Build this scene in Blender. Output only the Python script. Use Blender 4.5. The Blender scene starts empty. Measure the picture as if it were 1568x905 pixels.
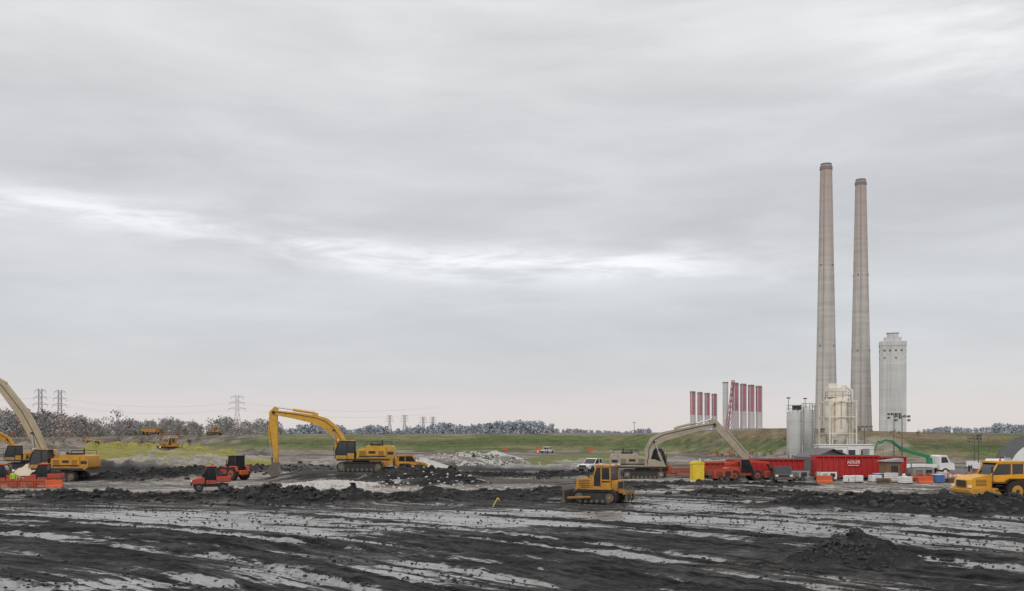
import bpy, math, random
import numpy as np
from mathutils import Vector, Matrix
random.seed(7); rng=np.random.default_rng(11)
scene=bpy.context.scene
H=5.5
# ------------------------------------------------------------------ materials
def nmat(name):
    m=bpy.data.materials.new(name); m.use_nodes=True
    nt=m.node_tree; b=nt.nodes['Principled BSDF']; return m,nt,b
def mat(name,col,rough=0.6,dirt=0.3,dcol=(0.09,0.075,0.06),scale=1.5,metal=0.0,spec=0.4,low=None,bump=0.0):
    m,nt,b=nmat(name); N=nt.nodes; L=nt.links
    tc=N.new('ShaderNodeTexCoord'); no=N.new('ShaderNodeTexNoise')
    no.inputs['Scale'].default_value=scale; no.inputs['Detail'].default_value=8; no.inputs['Roughness'].default_value=0.7
    L.new(tc.outputs['Object'],no.inputs['Vector'])
    r=N.new('ShaderNodeValToRGB'); r.color_ramp.elements[0].position=0.42; r.color_ramp.elements[1].position=0.72
    L.new(no.outputs['Fac'],r.inputs['Fac'])
    mu=N.new('ShaderNodeMath'); mu.operation='MULTIPLY_ADD'; mu.inputs[1].default_value=dirt
    L.new(r.outputs['Color'],mu.inputs[0])
    if low is not None:
        sp=N.new('ShaderNodeSeparateXYZ'); L.new(tc.outputs['Object'],sp.inputs[0])
        mr=N.new('ShaderNodeMapRange'); mr.inputs['From Min'].default_value=low; mr.inputs['From Max'].default_value=0
        mr.inputs['To Min'].default_value=0.03; mr.inputs['To Max'].default_value=0.8
        L.new(sp.outputs['Z'],mr.inputs['Value']); L.new(mr.outputs[0],mu.inputs[2])
    else: mu.inputs[2].default_value=0.04
    mu.use_clamp=True
    mx=N.new('ShaderNodeMixRGB'); mx.inputs[1].default_value=(*col,1); mx.inputs[2].default_value=(*dcol,1)
    L.new(mu.outputs[0],mx.inputs[0]); L.new(mx.outputs[0],b.inputs['Base Color'])
    b.inputs['Roughness'].default_value=rough; b.inputs['Metallic'].default_value=metal
    b.inputs['Specular IOR Level'].default_value=spec
    if bump:
        bp=N.new('ShaderNodeBump'); bp.inputs['Strength'].default_value=bump; L.new(no.outputs['Fac'],bp.inputs['Height']); L.new(bp.outputs[0],b.inputs['Normal'])
    return m
YEL=mat('paint_yellow',(0.60,0.32,0.03),0.45,0.45,low=2.0)
YEL2=mat('paint_orange_yellow',(0.58,0.27,0.025),0.5,0.5,low=1.8)
YEL3=mat('paint_truck_yellow',(0.70,0.34,0.02),0.4,0.28,low=1.4)
TAN=mat('paint_faded_tan',(0.42,0.34,0.23),0.6,0.5,dcol=(0.2,0.16,0.11))
TANG=mat('paint_greige',(0.38,0.33,0.25),0.6,0.5,dcol=(0.17,0.15,0.12))
BLK=mat('black_rubber',(0.02,0.02,0.02),0.8,0.4,dcol=(0.07,0.06,0.055))
TRK=mat('track_steel',(0.035,0.032,0.03),0.7,0.6,dcol=(0.08,0.07,0.06),scale=4)
DRK=mat('dark_grille',(0.025,0.025,0.027),0.6,0.3)
GLS=mat('cab_glass',(0.015,0.02,0.025),0.08,0.1,spec=0.8)
STL=mat('worn_steel',(0.16,0.14,0.12),0.5,0.5,metal=0.4)
CHR=mat('chrome_rod',(0.55,0.55,0.55),0.25,0.1,metal=0.9)
RED=mat('paint_red',(0.46,0.028,0.028),0.5,0.45,dcol=(0.2,0.03,0.02),low=1.0)
ORG=mat('orange_plastic',(0.62,0.11,0.035),0.5,0.35)
ORR=mat('paint_orange_red',(0.52,0.06,0.03),0.5,0.4,low=1.2)
WHT=mat('paint_white',(0.76,0.76,0.75),0.45,0.25,dcol=(0.3,0.28,0.25))
GRN=mat('paint_green',(0.02,0.20,0.09),0.5,0.2)
BLU=mat('blue_sheet',(0.05,0.15,0.38),0.6,0.3)
LYL=mat('portable_yellow',(0.75,0.55,0.04),0.5,0.2)
GRY=mat('grey_panel',(0.3,0.3,0.3),0.6,0.3)
CRM=mat('silo_cream',(0.72,0.69,0.61),0.6,0.5,dcol=(0.42,0.33,0.24),scale=0.6)
SIL=mat('silo_grey',(0.52,0.53,0.52),0.5,0.4,dcol=(0.33,0.33,0.32),scale=0.7)
WOOD=mat('plywood',(0.20,0.12,0.07),0.8,0.4)
TARP=mat('dark_fabric',(0.14,0.145,0.155),0.7,0.3)
LAT=mat('lattice_steel_hazy',(0.34,0.35,0.37),0.7,0.1)
SAND=mat('cream_sand',(0.55,0.45,0.36),0.9,0.4,dcol=(0.4,0.32,0.25),bump=0.3)
SRED=mat('stack_red',(0.38,0.15,0.185),0.8,0.3,dcol=(0.42,0.25,0.27),scale=0.1)
SWHT=mat('stack_white',(0.54,0.51,0.52),0.8,0.3,dcol=(0.42,0.38,0.39),scale=0.1)
CAP=mat('stack_cap',(0.22,0.18,0.17),0.8,0.2)
# ------------------------------------------------------------------ mesh builder
class MB:
    def __init__(s): s.v=[];s.f=[];s.m=[];s.mats=[]
    def mi(s,m):
        if m not in s.mats: s.mats.append(m)
        return s.mats.index(m)
    def add(s,vs,fs,m):
        o=len(s.v); s.v+= [tuple(p) for p in vs]; k=s.mi(m)
        for f in fs: s.f.append([o+i for i in f]); s.m.append(k)
    def box(s,c,d,m,rot=None):
        x,y,z=d[0]/2,d[1]/2,d[2]/2
        vs=[Vector((i*x,j*y,k*z)) for i in(-1,1) for j in(-1,1) for k in(-1,1)]
        if rot:
            R=Matrix.Rotation(rot[2],3,'Z')@Matrix.Rotation(rot[1],3,'Y')@Matrix.Rotation(rot[0],3,'X'); vs=[R@p for p in vs]
        vs=[p+Vector(c) for p in vs]
        s.add(vs,[(0,1,3,2),(4,6,7,5),(0,4,5,1),(2,3,7,6),(0,2,6,4),(1,5,7,3)],m)
    def prism(s,pts,y0,y1,m):
        n=len(pts)
        vs=[(p[0],y0,p[1]) for p in pts]+[(p[0],y1,p[1]) for p in pts]
        fs=[list(range(n)),list(range(2*n-1,n-1,-1))]+[(i,n+i,n+(i+1)%n,(i+1)%n) for i in range(n)]
        s.add(vs,fs,m)
    def tube(s,p0,p1,r,m,r1=None,n=10,cap=True):
        p0=Vector(p0);p1=Vector(p1); r1=r if r1 is None else r1
        d=(p1-p0).normalized(); a=d.orthogonal().normalized(); b=d.cross(a)
        vs=[];
        for P,R in((p0,r),(p1,r1)):
            for i in range(n):
                t=2*math.pi*i/n; vs.append(P+(a*math.cos(t)+b*math.sin(t))*R)
        fs=[(i,(i+1)%n,n+(i+1)%n,n+i) for i in range(n)]
        if cap: fs+= [list(range(n-1,-1,-1)),list(range(n,2*n))]
        s.add(vs,fs,m)
    def path(s,pts,r,m,n=6):
        for a,b in zip(pts[:-1],pts[1:]): s.tube(a,b,r,m,n=n)
    def lathe(s,prof,m,n=28,c=(0,0)):
        vs=[];fs=[]
        for (r,z) in prof:
            for i in range(n):
                t=2*math.pi*i/n; vs.append((c[0]+r*math.cos(t),c[1]+r*math.sin(t),z))
        for k in range(len(prof)-1):
            for i in range(n): fs.append((k*n+i,k*n+(i+1)%n,(k+1)*n+(i+1)%n,(k+1)*n+i))
        fs.append(list(range(n-1,-1,-1))); fs.append([(len(prof)-1)*n+i for i in range(n)])
        s.add(vs,fs,m)
    def arm(s,pts,y0,y1,m):
        up=[];dn=[]
        for i,p in enumerate(pts):
            a=pts[max(i-1,0)];b=pts[min(i+1,len(pts)-1)]
            dx,dz=b[0]-a[0],b[1]-a[1]; l=math.hypot(dx,dz); nx,nz=-dz/l,dx/l; t=p[2]/2
            up.append((p[0]+nx*t,p[1]+nz*t)); dn.append((p[0]-nx*t,p[1]-nz*t))
        s.prism(up+dn[::-1],y0,y1,m)
    def wheel(s,c,r,w,rim,tyre=None):
        tyre=tyre or BLK; x,y,z=c
        s.tube((x,y-w/2,z),(x,y+w/2,z),r,tyre,n=24)
        s.tube((x,y-w/2-.02,z),(x,y+w/2+.02,z),r*0.55,rim,n=16)
        s.tube((x,y-w/2-.06,z),(x,y+w/2+.06,z),r*0.18,DRK,n=10)
        for i in range(20):
            t=2*math.pi*i/20; s.box((x+math.cos(t)*r,y,z+math.sin(t)*r),(0.06,w*0.98,r*0.13),tyre,(0,-t,0))
    def build(s,name,loc,rz=0,bevel=0.02,sc=1.0,rx=0,ry=0):
        me=bpy.data.meshes.new(name); me.from_pydata([tuple(p) for p in s.v],[],s.f)
        for m in s.mats: me.materials.append(m)
        me.polygons.foreach_set('material_index',s.m)
        import bmesh
        bm=bmesh.new(); bm.from_mesh(me); bmesh.ops.recalc_face_normals(bm,faces=bm.faces); bm.to_mesh(me); bm.free()
        me.polygons.foreach_set('use_smooth',[True]*len(me.polygons)); me.set_sharp_from_angle(angle=math.radians(35))
        o=bpy.data.objects.new(name,me); scene.collection.objects.link(o)
        o.location=loc; o.rotation_euler=(rx,ry,rz); o.scale=(sc,)*3
        if bevel:
            b=o.modifiers.new('bevel','BEVEL'); b.width=bevel; b.segments=1; b.limit_method='ANGLE'; b.angle_limit=math.radians(50)
        return o
# ------------------------------------------------------------------ numpy noise
def _hash(ix,iy,seed):
    n=(ix.astype(np.int64)*374761393+iy.astype(np.int64)*668265263+seed*1442695041)&0xffffffff
    n=((n^(n>>13))*1274126177)&0xffffffff; n=n^(n>>16)
    return (n&0xffffff)/float(0xffffff)
def vn(x,y,seed=0):
    x=np.asarray(x,float);y=np.asarray(y,float)
    ix=np.floor(x);iy=np.floor(y);fx=x-ix;fy=y-iy;fx=fx*fx*(3-2*fx);fy=fy*fy*(3-2*fy)
    a=_hash(ix,iy,seed);b=_hash(ix+1,iy,seed);c=_hash(ix,iy+1,seed);d=_hash(ix+1,iy+1,seed)
    return (a*(1-fx)+b*fx)*(1-fy)+(c*(1-fx)+d*fx)*fy
def fbm(x,y,seed=0,o=4):
    t=0;a=0.5;s=0
    for i in range(o):
        t=t+a*vn(x*2**i,y*2**i,seed+i*17);s+=a;a*=0.55
    return t/s
def ss(v,a,b):
    t=np.clip((v-a)/(b-a),0,1); return t*t*(3-2*t)
CX,CY=-62.0,-12.0
def flow(x,y):
    wx=x+5*(vn(x*0.035,y*0.035,91)-0.5); wy=y+5*(vn(x*0.035,y*0.035,92)-0.5)
    r=np.hypot(wx-CX,wy-CY); t=np.arctan2(wy-CY,wx-CX)
    return r,t
def levee(x,y):
    F=285+70*ss(-x,60,190)-85*ss(x,25,85)
    C=F+40
    ht=4.7+0.5*ss(x,40,100)+1.5*np.exp(-((x-66)/18)**2)
    ht=ht-1.2*ss(-x,110,190)
    ht=ht+0.5*(vn(x*0.03,x*0+2,15)-0.5)
    s=ss(y,F,C)
    return s,ht*s*(1-0.25*ss(y,C+20,C+200)),F
BERMS=[(-36,82,-12,79,1.7,0.75),(-20,79,-5,84,1.6,0.5),(21,74,40,70,2.6,0.9),(27,69,44,66,2.0,0.6),(-7,88,5,86,1.8,0.55),(16,90,26,88,1.4,0.4),
 (-46,117,-37,119,2.5,1.1),(-60,88,-38,90,1.5,0.3),(-44,128,-27,140,3,0.9),(-13,110,-7,113,2.6,1.2),(-12,170,-1,176,4,1.4),(-7,150,10,165,3,0.6),(-60,150,-46,160,4,1.2),(-80,230,-55,250,6,1.2),(-150,260,-90,280,8,2.0),(4,96,14,99,1.5,0.35),(-11,101,-5,104,2.2,0.8),(50,108,75,112,2.0,0.4),(12,106,30,105,1.6,0.35),(-5,124,8,127,2.2,0.6),(-30,160,-18,166,3,1.0),(-70,190,-50,200,5,1.0),(10,185,40,188,3,0.6),(-35,205,-10,210,4,0.8)]
def seg(x,y,b):
    x0,y0,x1,y1,w,h=b
    dx,dy=x1-x0,y1-y0;l2=dx*dx+dy*dy
    t=np.clip(((x-x0)*dx+(y-y0)*dy)/l2,0,1)
    return np.hypot(x-x0-t*dx,y-y0-t*dy)
def base_h(x,y):
    x=np.asarray(x,float);y=np.asarray(y,float)
    s,lv,F=levee(x,y)
    z=lv+0.25*(fbm(x*0.03,y*0.03,5,3)-0.5)*ss(y,60,120)
    e=np.hypot((x+16.5)/10.5,(y-119)/7.5); z=z+1.0*(1-ss(e,0.75,1.35))
    z=z+0.55*np.exp(-((x+18)/4.6)**2-((y-103)/2.6)**2)
    z=z+1.6*np.exp(-((x+118)/40)**2-((y-240)/40)**2)
    return z
def full_h(x,y):
    z=base_h(x,y); bm=np.zeros_like(z)
    wN=0.6+0.8*fbm(x*0.4,y*0.4,33,2); hN=0.25+1.5*fbm(x*0.8,y*0.8,34,3)
    for b in BERMS:
        d=seg(x,y,b); k=np.exp(-(d/(b[4]*wN))**2)
        z=z+b[5]*k*hN; bm=np.maximum(bm,k)
    d=np.hypot((x-14.4)/1.15,(y-43)); d=d+0.8*(fbm(x*1.2,y*1.2,71,3)-0.5)
    k=np.clip(1-d/2.7,0,1)**1.05
    z=z+1.35*k+0.5*k**0.4*(fbm(x*3,y*3,72,3)-0.5); bm=np.maximum(bm,np.clip(k*4,0,1))
    return z,bm
# ------------------------------------------------------------------ ground
rows=np.concatenate([np.linspace(-80,13,30),np.geomspace(14,140,640),np.geomspace(141,9500,260)])
U=np.linspace(-1,1,860)
Y=np.repeat(rows[:,None],len(U),1); X=U[None,:]*(36+0.72*np.abs(Y))
Z,bm=full_h(X,Y)
near=1-ss(Y,95,140)
r,t=flow(X,Y)
rid=vn(r*0.42,t*3,21)*.6+vn(r*.9,t*4,26)*.4; rid2=vn(r*1.5,t*2.5,22); rid3=vn(r*3.2,t*5,23)
ridge=ss(rid,0.50,0.72)
clod=fbm(X*1.6,Y*1.6,24,4)
# parallel wheel ruts
rut=np.zeros_like(X)
for k,(rc,w_) in enumerate(((74,.35),(76.2,.35),(81,.3),(83.1,.3),(89,.4),(91.3,.4),(97,.35),(99,.35),(105,.35),(107.2,.35),(66,.35),(68,.35),(113,.4),(115.2,.4))):
    rr0=rc+1.5*(vn(t*6,t*0+k//2,80)-.5)*2
    rut=np.maximum(rut,np.exp(-((r-rr0)/w_)**2))
rut=rut*near*(1-ss(bm,.1,.4))
Z=Z+near*(0.14*ridge*(0.4+1.2*clod)+0.10*(rid2-0.5)+0.06*(rid3-0.5)+0.07*(clod-0.5)*(0.3+ridge))-0.13*rut
Z=Z+(1-near)*0.25*(fbm(X*0.25,Y*0.25,25,4)-0.5)*(1-levee(X,Y)[0]*0.8)
s,lv,F=levee(X,Y)
def col(c): return np.array(c)[None,None,:]
def mixc(C,c,w): w=np.clip(w,0,1)[:,:,None]; return C*(1-w)+col(c)*w
C=np.zeros(X.shape+(3,))+col((0.066,0.063,0.061))
n1=fbm(X*0.12,Y*0.12,51,4); n2=fbm(X*0.05,Y*0.07,52,4); n3=fbm(X*0.5,Y*0.9,53,3)
C=mixc(C,(0.026,0.025,0.026),ss(n1,0.46,0.62)*0.85)
C=mixc(C,(0.020,0.019,0.020),ridge*near*0.75)
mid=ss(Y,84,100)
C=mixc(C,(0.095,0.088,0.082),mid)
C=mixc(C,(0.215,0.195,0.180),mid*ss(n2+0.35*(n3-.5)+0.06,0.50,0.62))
C=mixc(C,(0.030,0.029,0.030),mid*ss(n1+0.25*(n3-.5),0.52,0.59)*(1-ss(Y,190,230)))
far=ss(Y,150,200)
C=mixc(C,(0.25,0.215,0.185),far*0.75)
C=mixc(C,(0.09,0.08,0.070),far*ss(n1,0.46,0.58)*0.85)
w=ss(-X,20,32)*ss(Y,84,88)*(1-ss(Y,97,108)); C=mixc(C,(0.23,0.213,0.20),w*(0.45+0.7*n3))
w=ss(-X,22,30)*(1-ss(-X,36,46))*ss(Y,100,112)*(1-ss(Y,150,165)); C=mixc(C,(0.25,0.23,0.21),w*0.8)
w=ss(X,28,36)*ss(Y,98,104)*(1-ss(Y,150,170)); C=mixc(C,(0.19,0.18,0.17),w*(0.3+0.8*n3))
for (y0,wd) in((92,0.8),(98,0.9),(104,1.2),(112,1.0),(119,1.1),(126,1.5),(143,2.0),(160,2.5),(182,3),(215,4)):
    w=np.exp(-((Y-y0-16*(vn(X*0.03,X*0+y0,60)-0.5))/wd)**2); C=mixc(C,(0.27,0.25,0.23),w*0.7*(0.3+1.2*n3)*ss(n2,.3,.6))
GR=(0.105,0.128,0.052); OL=(0.18,0.165,0.085); BR=(0.17,0.13,0.085)
edge=0.5*(fbm(X*0.15,Y*0.06,55,3)-0.5)
def ell(x0,y0,a,b,rot=0):
    c,s_=math.cos(rot),math.sin(rot); dx=X-x0;dy=Y-y0
    return np.hypot((dx*c+dy*s_)/a,(-dx*s_+dy*c)/b)+edge
w=1-ss(ell(-82,240,95,17,math.radians(115)),0.9,1.02); C=mixc(C,(0.23,0.21,0.06),w)
w=1-ss(ell(20,225,60,15,math.radians(75)),0.9,1.02); C=mixc(C,(0.14,0.155,0.06),w)
w=1-ss(ell(-52,360,60,40,0),0.85,1.02); C=mixc(C,(0.13,0.13,0.06),w*.6)
gl=ss(s,0.03,0.10)*(1-ss(s,0.975,0.998))
leftk=ss(-X,85,122)
gcol=ss(X,45,80)
lw=gl*(1-leftk*0.92)*(1-0.9*ss(fbm(X*0.03,Y*0.06,57,4),0.56,0.62))
C=mixc(C,GR,lw)
C=mixc(C,OL,lw*np.clip(ss(n2,0.46,0.62)*0.7,0,1))
C=mixc(C,BR,lw*np.clip(np.exp(-((X-68)/22)**2)*ss(s,0.35,0.8)+gcol*ss(n1,0.42,0.56)*0.9,0,1))
C=mixc(C,(0.070,0.092,0.042),lw*ss(s,0.25,0.35)*(1-ss(s,0.6,0.7))*0.75)
w=leftk*gl; C=mixc(C,(0.15,0.115,0.09),w*0.75*ss(n1,.3,.5)); C=mixc(C,(0.06,0.055,0.05),w*0.7*ss(n3,.5,.6)*ss(n2,.45,.55))
beyond=ss(s,0.98,1.0)*ss(Y,330,420); C=mixc(C,(0.16,0.165,0.12),beyond)
C=mixc(C,(0.026,0.025,0.026),ss(bm,0.22,0.5)*(1-ss(Y,128,150)))
C=mixc(C,(0.27,0.25,0.235),ss(bm,0.2,0.6)*ss(Y,145,160)*(1-ss(Y,215,240)))
e=np.hypot((X+16.5)/11.5,(Y-118)/9); C=mixc(C,(0.042,0.040,0.039),(1-ss(e,0.9,1.3))*ss(n3,0.3,0.5))
w=np.exp(-((X+18.3)/4.6)**2-((Y-102)/2.8)**2); C=mixc(C,(0.46,0.44,0.41),np.clip(w*2.2,0,1)*ss(n3,0.30,0.5))
wet=near*(1-ss(bm,0.1,0.35))*(1-0.9*ss(ridge,0.3,0.9))*(1-ss(Y,80,94)*0.75)
wetA=np.clip(wet,0,1)*(0.35+0.75*ss(fbm(X*.05,Y*.09,61,3),0.34,0.58))+0.55*rut*near
wetA=np.clip(wetA,0,1.2)
nr,nc=X.shape
me=bpy.data.meshes.new('ground')
co=np.stack([X,Y,Z],-1).reshape(-1,3).astype(np.float32)
idx=np.arange(nr*nc).reshape(nr,nc)
q=np.stack([idx[:-1,:-1],idx[:-1,1:],idx[1:,1:],idx[1:,:-1]],-1).reshape(-1,4)
me.vertices.add(len(co)); me.vertices.foreach_set('co',co.ravel())
me.loops.add(q.size); me.loops.foreach_set('vertex_index',q.ravel().astype(np.int32))
me.polygons.add(len(q)); me.polygons.foreach_set('loop_start',(np.arange(len(q))*4).astype(np.int32))
me.polygons.foreach_set('use_smooth',np.ones(len(q),bool))
me.update(); me.validate()
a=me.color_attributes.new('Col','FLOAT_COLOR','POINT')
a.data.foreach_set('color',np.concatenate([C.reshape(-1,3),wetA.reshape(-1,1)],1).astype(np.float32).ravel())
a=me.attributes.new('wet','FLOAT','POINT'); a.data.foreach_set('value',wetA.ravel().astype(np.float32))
a=me.attributes.new('nearm','FLOAT','POINT'); a.data.foreach_set('value',(near*(1-ss(bm,.1,.4))).ravel().astype(np.float32))
ground=bpy.data.objects.new('ground',me); scene.collection.objects.link(ground)
m,nt,b=nmat('mud_ground'); N=nt.nodes;L=nt.links
def math_(op,a,b_=None,c=None,clamp=False):
    n=N.new('ShaderNodeMath'); n.operation=op; n.use_clamp=clamp
    for i,v in enumerate((a,b_,c)):
        if v is None: continue
        if isinstance(v,(int,float)): n.inputs[i].default_value=v
        else: L.new(v,n.inputs[i])
    return n.outputs[0]
def noise_(vec,scale,detail=6,rough=0.6,dist=0):
    n=N.new('ShaderNodeTexNoise'); n.inputs['Scale'].default_value=scale;n.inputs['Detail'].default_value=detail;n.inputs['Roughness'].default_value=rough;n.inputs['Distortion'].default_value=dist
    L.new(vec,n.inputs['Vector']); return n.outputs['Fac']
def mr_(v,a0,a1,b0,b1):
    n=N.new('ShaderNodeMapRange'); n.interpolation_type='SMOOTHSTEP'
    for i,x in zip((1,2,3,4),(a0,a1,b0,b1)): n.inputs[i].default_value=x
    L.new(v,n.inputs[0]); return n.outputs[0]
geo=N.new('ShaderNodeNewGeometry'); pos=geo.outputs['Position']
wn=N.new('ShaderNodeTexNoise'); wn.inputs['Scale'].default_value=0.04; wn.inputs['Detail'].default_value=3; L.new(pos,wn.inputs['Vector'])
vs=N.new('ShaderNodeVectorMath'); vs.operation='MULTIPLY_ADD'; L.new(wn.outputs['Color'],vs.inputs[0]); vs.inputs[1].default_value=(8,8,0); L.new(pos,vs.inputs[2])
vs2=N.new('ShaderNodeVectorMath'); vs2.operation='SUBTRACT'; L.new(vs.outputs[0],vs2.inputs[0]); vs2.inputs[1].default_value=(CX+4,CY+4,0)
sx=N.new('ShaderNodeSeparateXYZ'); L.new(vs2.outputs[0],sx.inputs[0])
rr=math_('SQRT',math_('ADD',math_('MULTIPLY',sx.outputs[0],sx.outputs[0]),math_('MULTIPLY',sx.outputs[1],sx.outputs[1])))
th=math_('ARCTAN2',sx.outputs[1],sx.outputs[0])
cb=N.new('ShaderNodeCombineXYZ'); L.new(rr,cb.inputs[0]); L.new(math_('MULTIPLY',th,5.0),cb.inputs[1])
st1=noise_(cb.outputs[0],0.55,5,0.6); st2=noise_(cb.outputs[0],2.0,6,0.66)
aw=N.new('ShaderNodeAttribute'); aw.attribute_name='wet'; ac=N.new('ShaderNodeAttribute'); ac.attribute_name='Col'
an=N.new('ShaderNodeAttribute'); an.attribute_name='nearm'
fine=noise_(pos,2.2,8,0.7); fine2=noise_(pos,9,6,0.7); blot=noise_(pos,0.35,5,0.6)
hs=N.new('ShaderNodeMapping'); hs.inputs['Scale'].default_value=(.05,.55,1); hs.inputs['Rotation'].default_value=(0,0,.06); L.new(pos,hs.inputs[0]); hst=noise_(hs.outputs[0],1.0,8,.7,.3)
h2=N.new('ShaderNodeMapping'); h2.inputs['Scale'].default_value=(.07,.75,1); h2.inputs['Rotation'].default_value=(0,0,.16); L.new(vs.outputs[0],h2.inputs[0]); st3=noise_(h2.outputs[0],1.0,6,.65,.2)
wsum=math_('ADD',math_('MULTIPLY',st1,0.28),math_('ADD',math_('MULTIPLY',st2,0.42),math_('ADD',math_('MULTIPLY',st3,0.20),math_('MULTIPLY',fine,0.12))))
# wetness threshold falls where the ground lies low and wet
wetf=mr_(math_('ADD',wsum,math_('MULTIPLY',math_('SUBTRACT',aw.outputs['Fac'],.6),.13)),0.515,0.565,0,1)
wetf=math_('MULTIPLY',wetf,mr_(aw.outputs['Fac'],0.08,0.40,0,1))
var=math_('ADD',math_('MULTIPLY',fine,0.7),math_('ADD',math_('MULTIPLY',fine2,0.45),math_('ADD',math_('MULTIPLY',blot,0.35),math_('MULTIPLY',hst,.5))))
var=mr_(var,0.74,1.26,0.35,1.75)
stv=mr_(math_('ADD',math_('MULTIPLY',st2,.7),math_('MULTIPLY',st3,.3)),.38,.62,.30,2.0)
mixn=N.new('ShaderNodeMix'); mixn.data_type='FLOAT'; L.new(an.outputs['Fac'],mixn.inputs[0]); mixn.inputs[2].default_value=1.0; L.new(stv,mixn.inputs[3])
var=math_('MULTIPLY',var,mixn.outputs[0])
vm=N.new('ShaderNodeVectorMath'); vm.operation='SCALE'; L.new(ac.outputs['Color'],vm.inputs[0]); L.new(var,vm.inputs['Scale'])
wcol=N.new('ShaderNodeMixRGB'); L.new(mr_(fine,.35,.65,0,1),wcol.inputs[0]); wcol.inputs[1].default_value=(0.12,0.116,0.115,1); wcol.inputs[2].default_value=(0.24,0.235,0.23,1)
mxw=N.new('ShaderNodeMixRGB'); L.new(wetf,mxw.inputs[0]); L.new(vm.outputs[0],mxw.inputs[1]); L.new(wcol.outputs[0],mxw.inputs[2])
L.new(mxw.outputs[0],b.inputs['Base Color'])
drysheen=math_('MULTIPLY',an.outputs['Fac'],mr_(st1,.4,.65,0,1))
L.new(math_('SUBTRACT',mr_(wetf,0,1,0.92,0.26),math_('MULTIPLY',drysheen,.15)),b.inputs['Roughness'])
L.new(math_('ADD',mr_(wetf,0,1,0.08,0.6),math_('MULTIPLY',drysheen,.08)),b.inputs['Specular IOR Level'])
bh=math_('ADD',math_('MULTIPLY',fine,0.25),math_('ADD',math_('MULTIPLY',st2,0.25),math_('MULTIPLY',fine2,0.06)))
bp=N.new('ShaderNodeBump'); bp.inputs['Distance'].default_value=0.6; L.new(bh,bp.inputs['Height']); L.new(mr_(wetf,0,1,0.95,0.14),bp.inputs['Strength']); L.new(bp.outputs[0],b.inputs['Normal'])
me.materials.append(m)
def gz(x,y): return float(full_h(np.array([float(x)]),np.array([float(y)]))[0][0])
# clods and rubble
ico=[(0,0,1)]+[(0.894*math.cos(k*1.2566),0.894*math.sin(k*1.2566),0.447) for k in range(5)]+[(0.894*math.cos(k*1.2566+.628),0.894*math.sin(k*1.2566+.628),-0.447) for k in range(5)]+[(0,0,-1)]
icf=[(0,1+k,1+(k+1)%5) for k in range(5)]+[(11,6+(k+1)%5,6+k) for k in range(5)]+[(1+k,6+k,1+(k+1)%5) for k in range(5)]+[(6+k,6+(k+1)%5,1+(k+1)%5) for k in range(5)]
ico=np.array(ico);icf=np.array(icf)
def stones(name,P,S,mt):
    P=np.array(P);S=np.array(S);n=len(P)
    z,_=full_h(P[:,0],P[:,1])
    V=ico[None]*S[:,None,None]*(0.6+0.8*rng.random((n,12,1)))*np.array([1.15,1.15,0.75])
    V=V+np.stack([P[:,0],P[:,1],z+S*0.2],-1)[:,None,:]
    Fc=(icf[None]+np.arange(n)[:,None,None]*12).reshape(-1,3)
    me=bpy.data.meshes.new(name); me.from_pydata(V.reshape(-1,3).tolist(),[],Fc.tolist()); me.materials.append(mt)
    o=bpy.data.objects.new(name,me); scene.collection.objects.link(o); return o
P=[];S=[]
for b_ in BERMS:
    if b_[1]>135: continue
    for i in range(int(260*math.hypot(b_[2]-b_[0],b_[3]-b_[1])/10)):
        t_=random.random(); P.append((b_[0]+t_*(b_[2]-b_[0])+random.gauss(0,b_[4]*0.8),b_[1]+t_*(b_[3]-b_[1])+random.gauss(0,b_[4]*0.8))); S.append(random.uniform(0.06,0.26)*random.uniform(.4,1.2))
for i in range(2400):
    a_=random.random()*6.283; q_=abs(random.gauss(0,1.7)); P.append((14.4+math.cos(a_)*q_*1.2,43+math.sin(a_)*q_)); S.append(random.uniform(0.02,0.11)*random.uniform(.5,1.5))
for i in range(9000):
    y_=random.uniform(30,95); P.append((random.uniform(-.6,.6)*y_,y_)); S.append(random.uniform(0.02,0.06)*random.uniform(.5,1.6))
CLOD=mat('wet_clod',(0.028,0.027,0.028),0.8,0.5,dcol=(0.065,0.062,0.06)); stones('mud_clods',P,S,CLOD)
P=[];S=[]
for i in range(2600): P.append((-18.3+random.gauss(0,2.9),102+random.gauss(0,1.6))); S.append(random.uniform(0.05,0.22))
for i in range(600): P.append((-6+random.gauss(0,3.6),172+random.gauss(0,3.0))); S.append(random.uniform(0.1,0.3))
for i in range(400): P.append((-9+random.gauss(0,3.0),105+random.gauss(0,2.5))); S.append(random.uniform(0.05,0.18))
RUB=mat('concrete_rubble',(0.50,0.48,0.45),0.9,0.5,dcol=(0.20,0.19,0.18)); stones('concrete_rubble',P,S,RUB)
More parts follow.
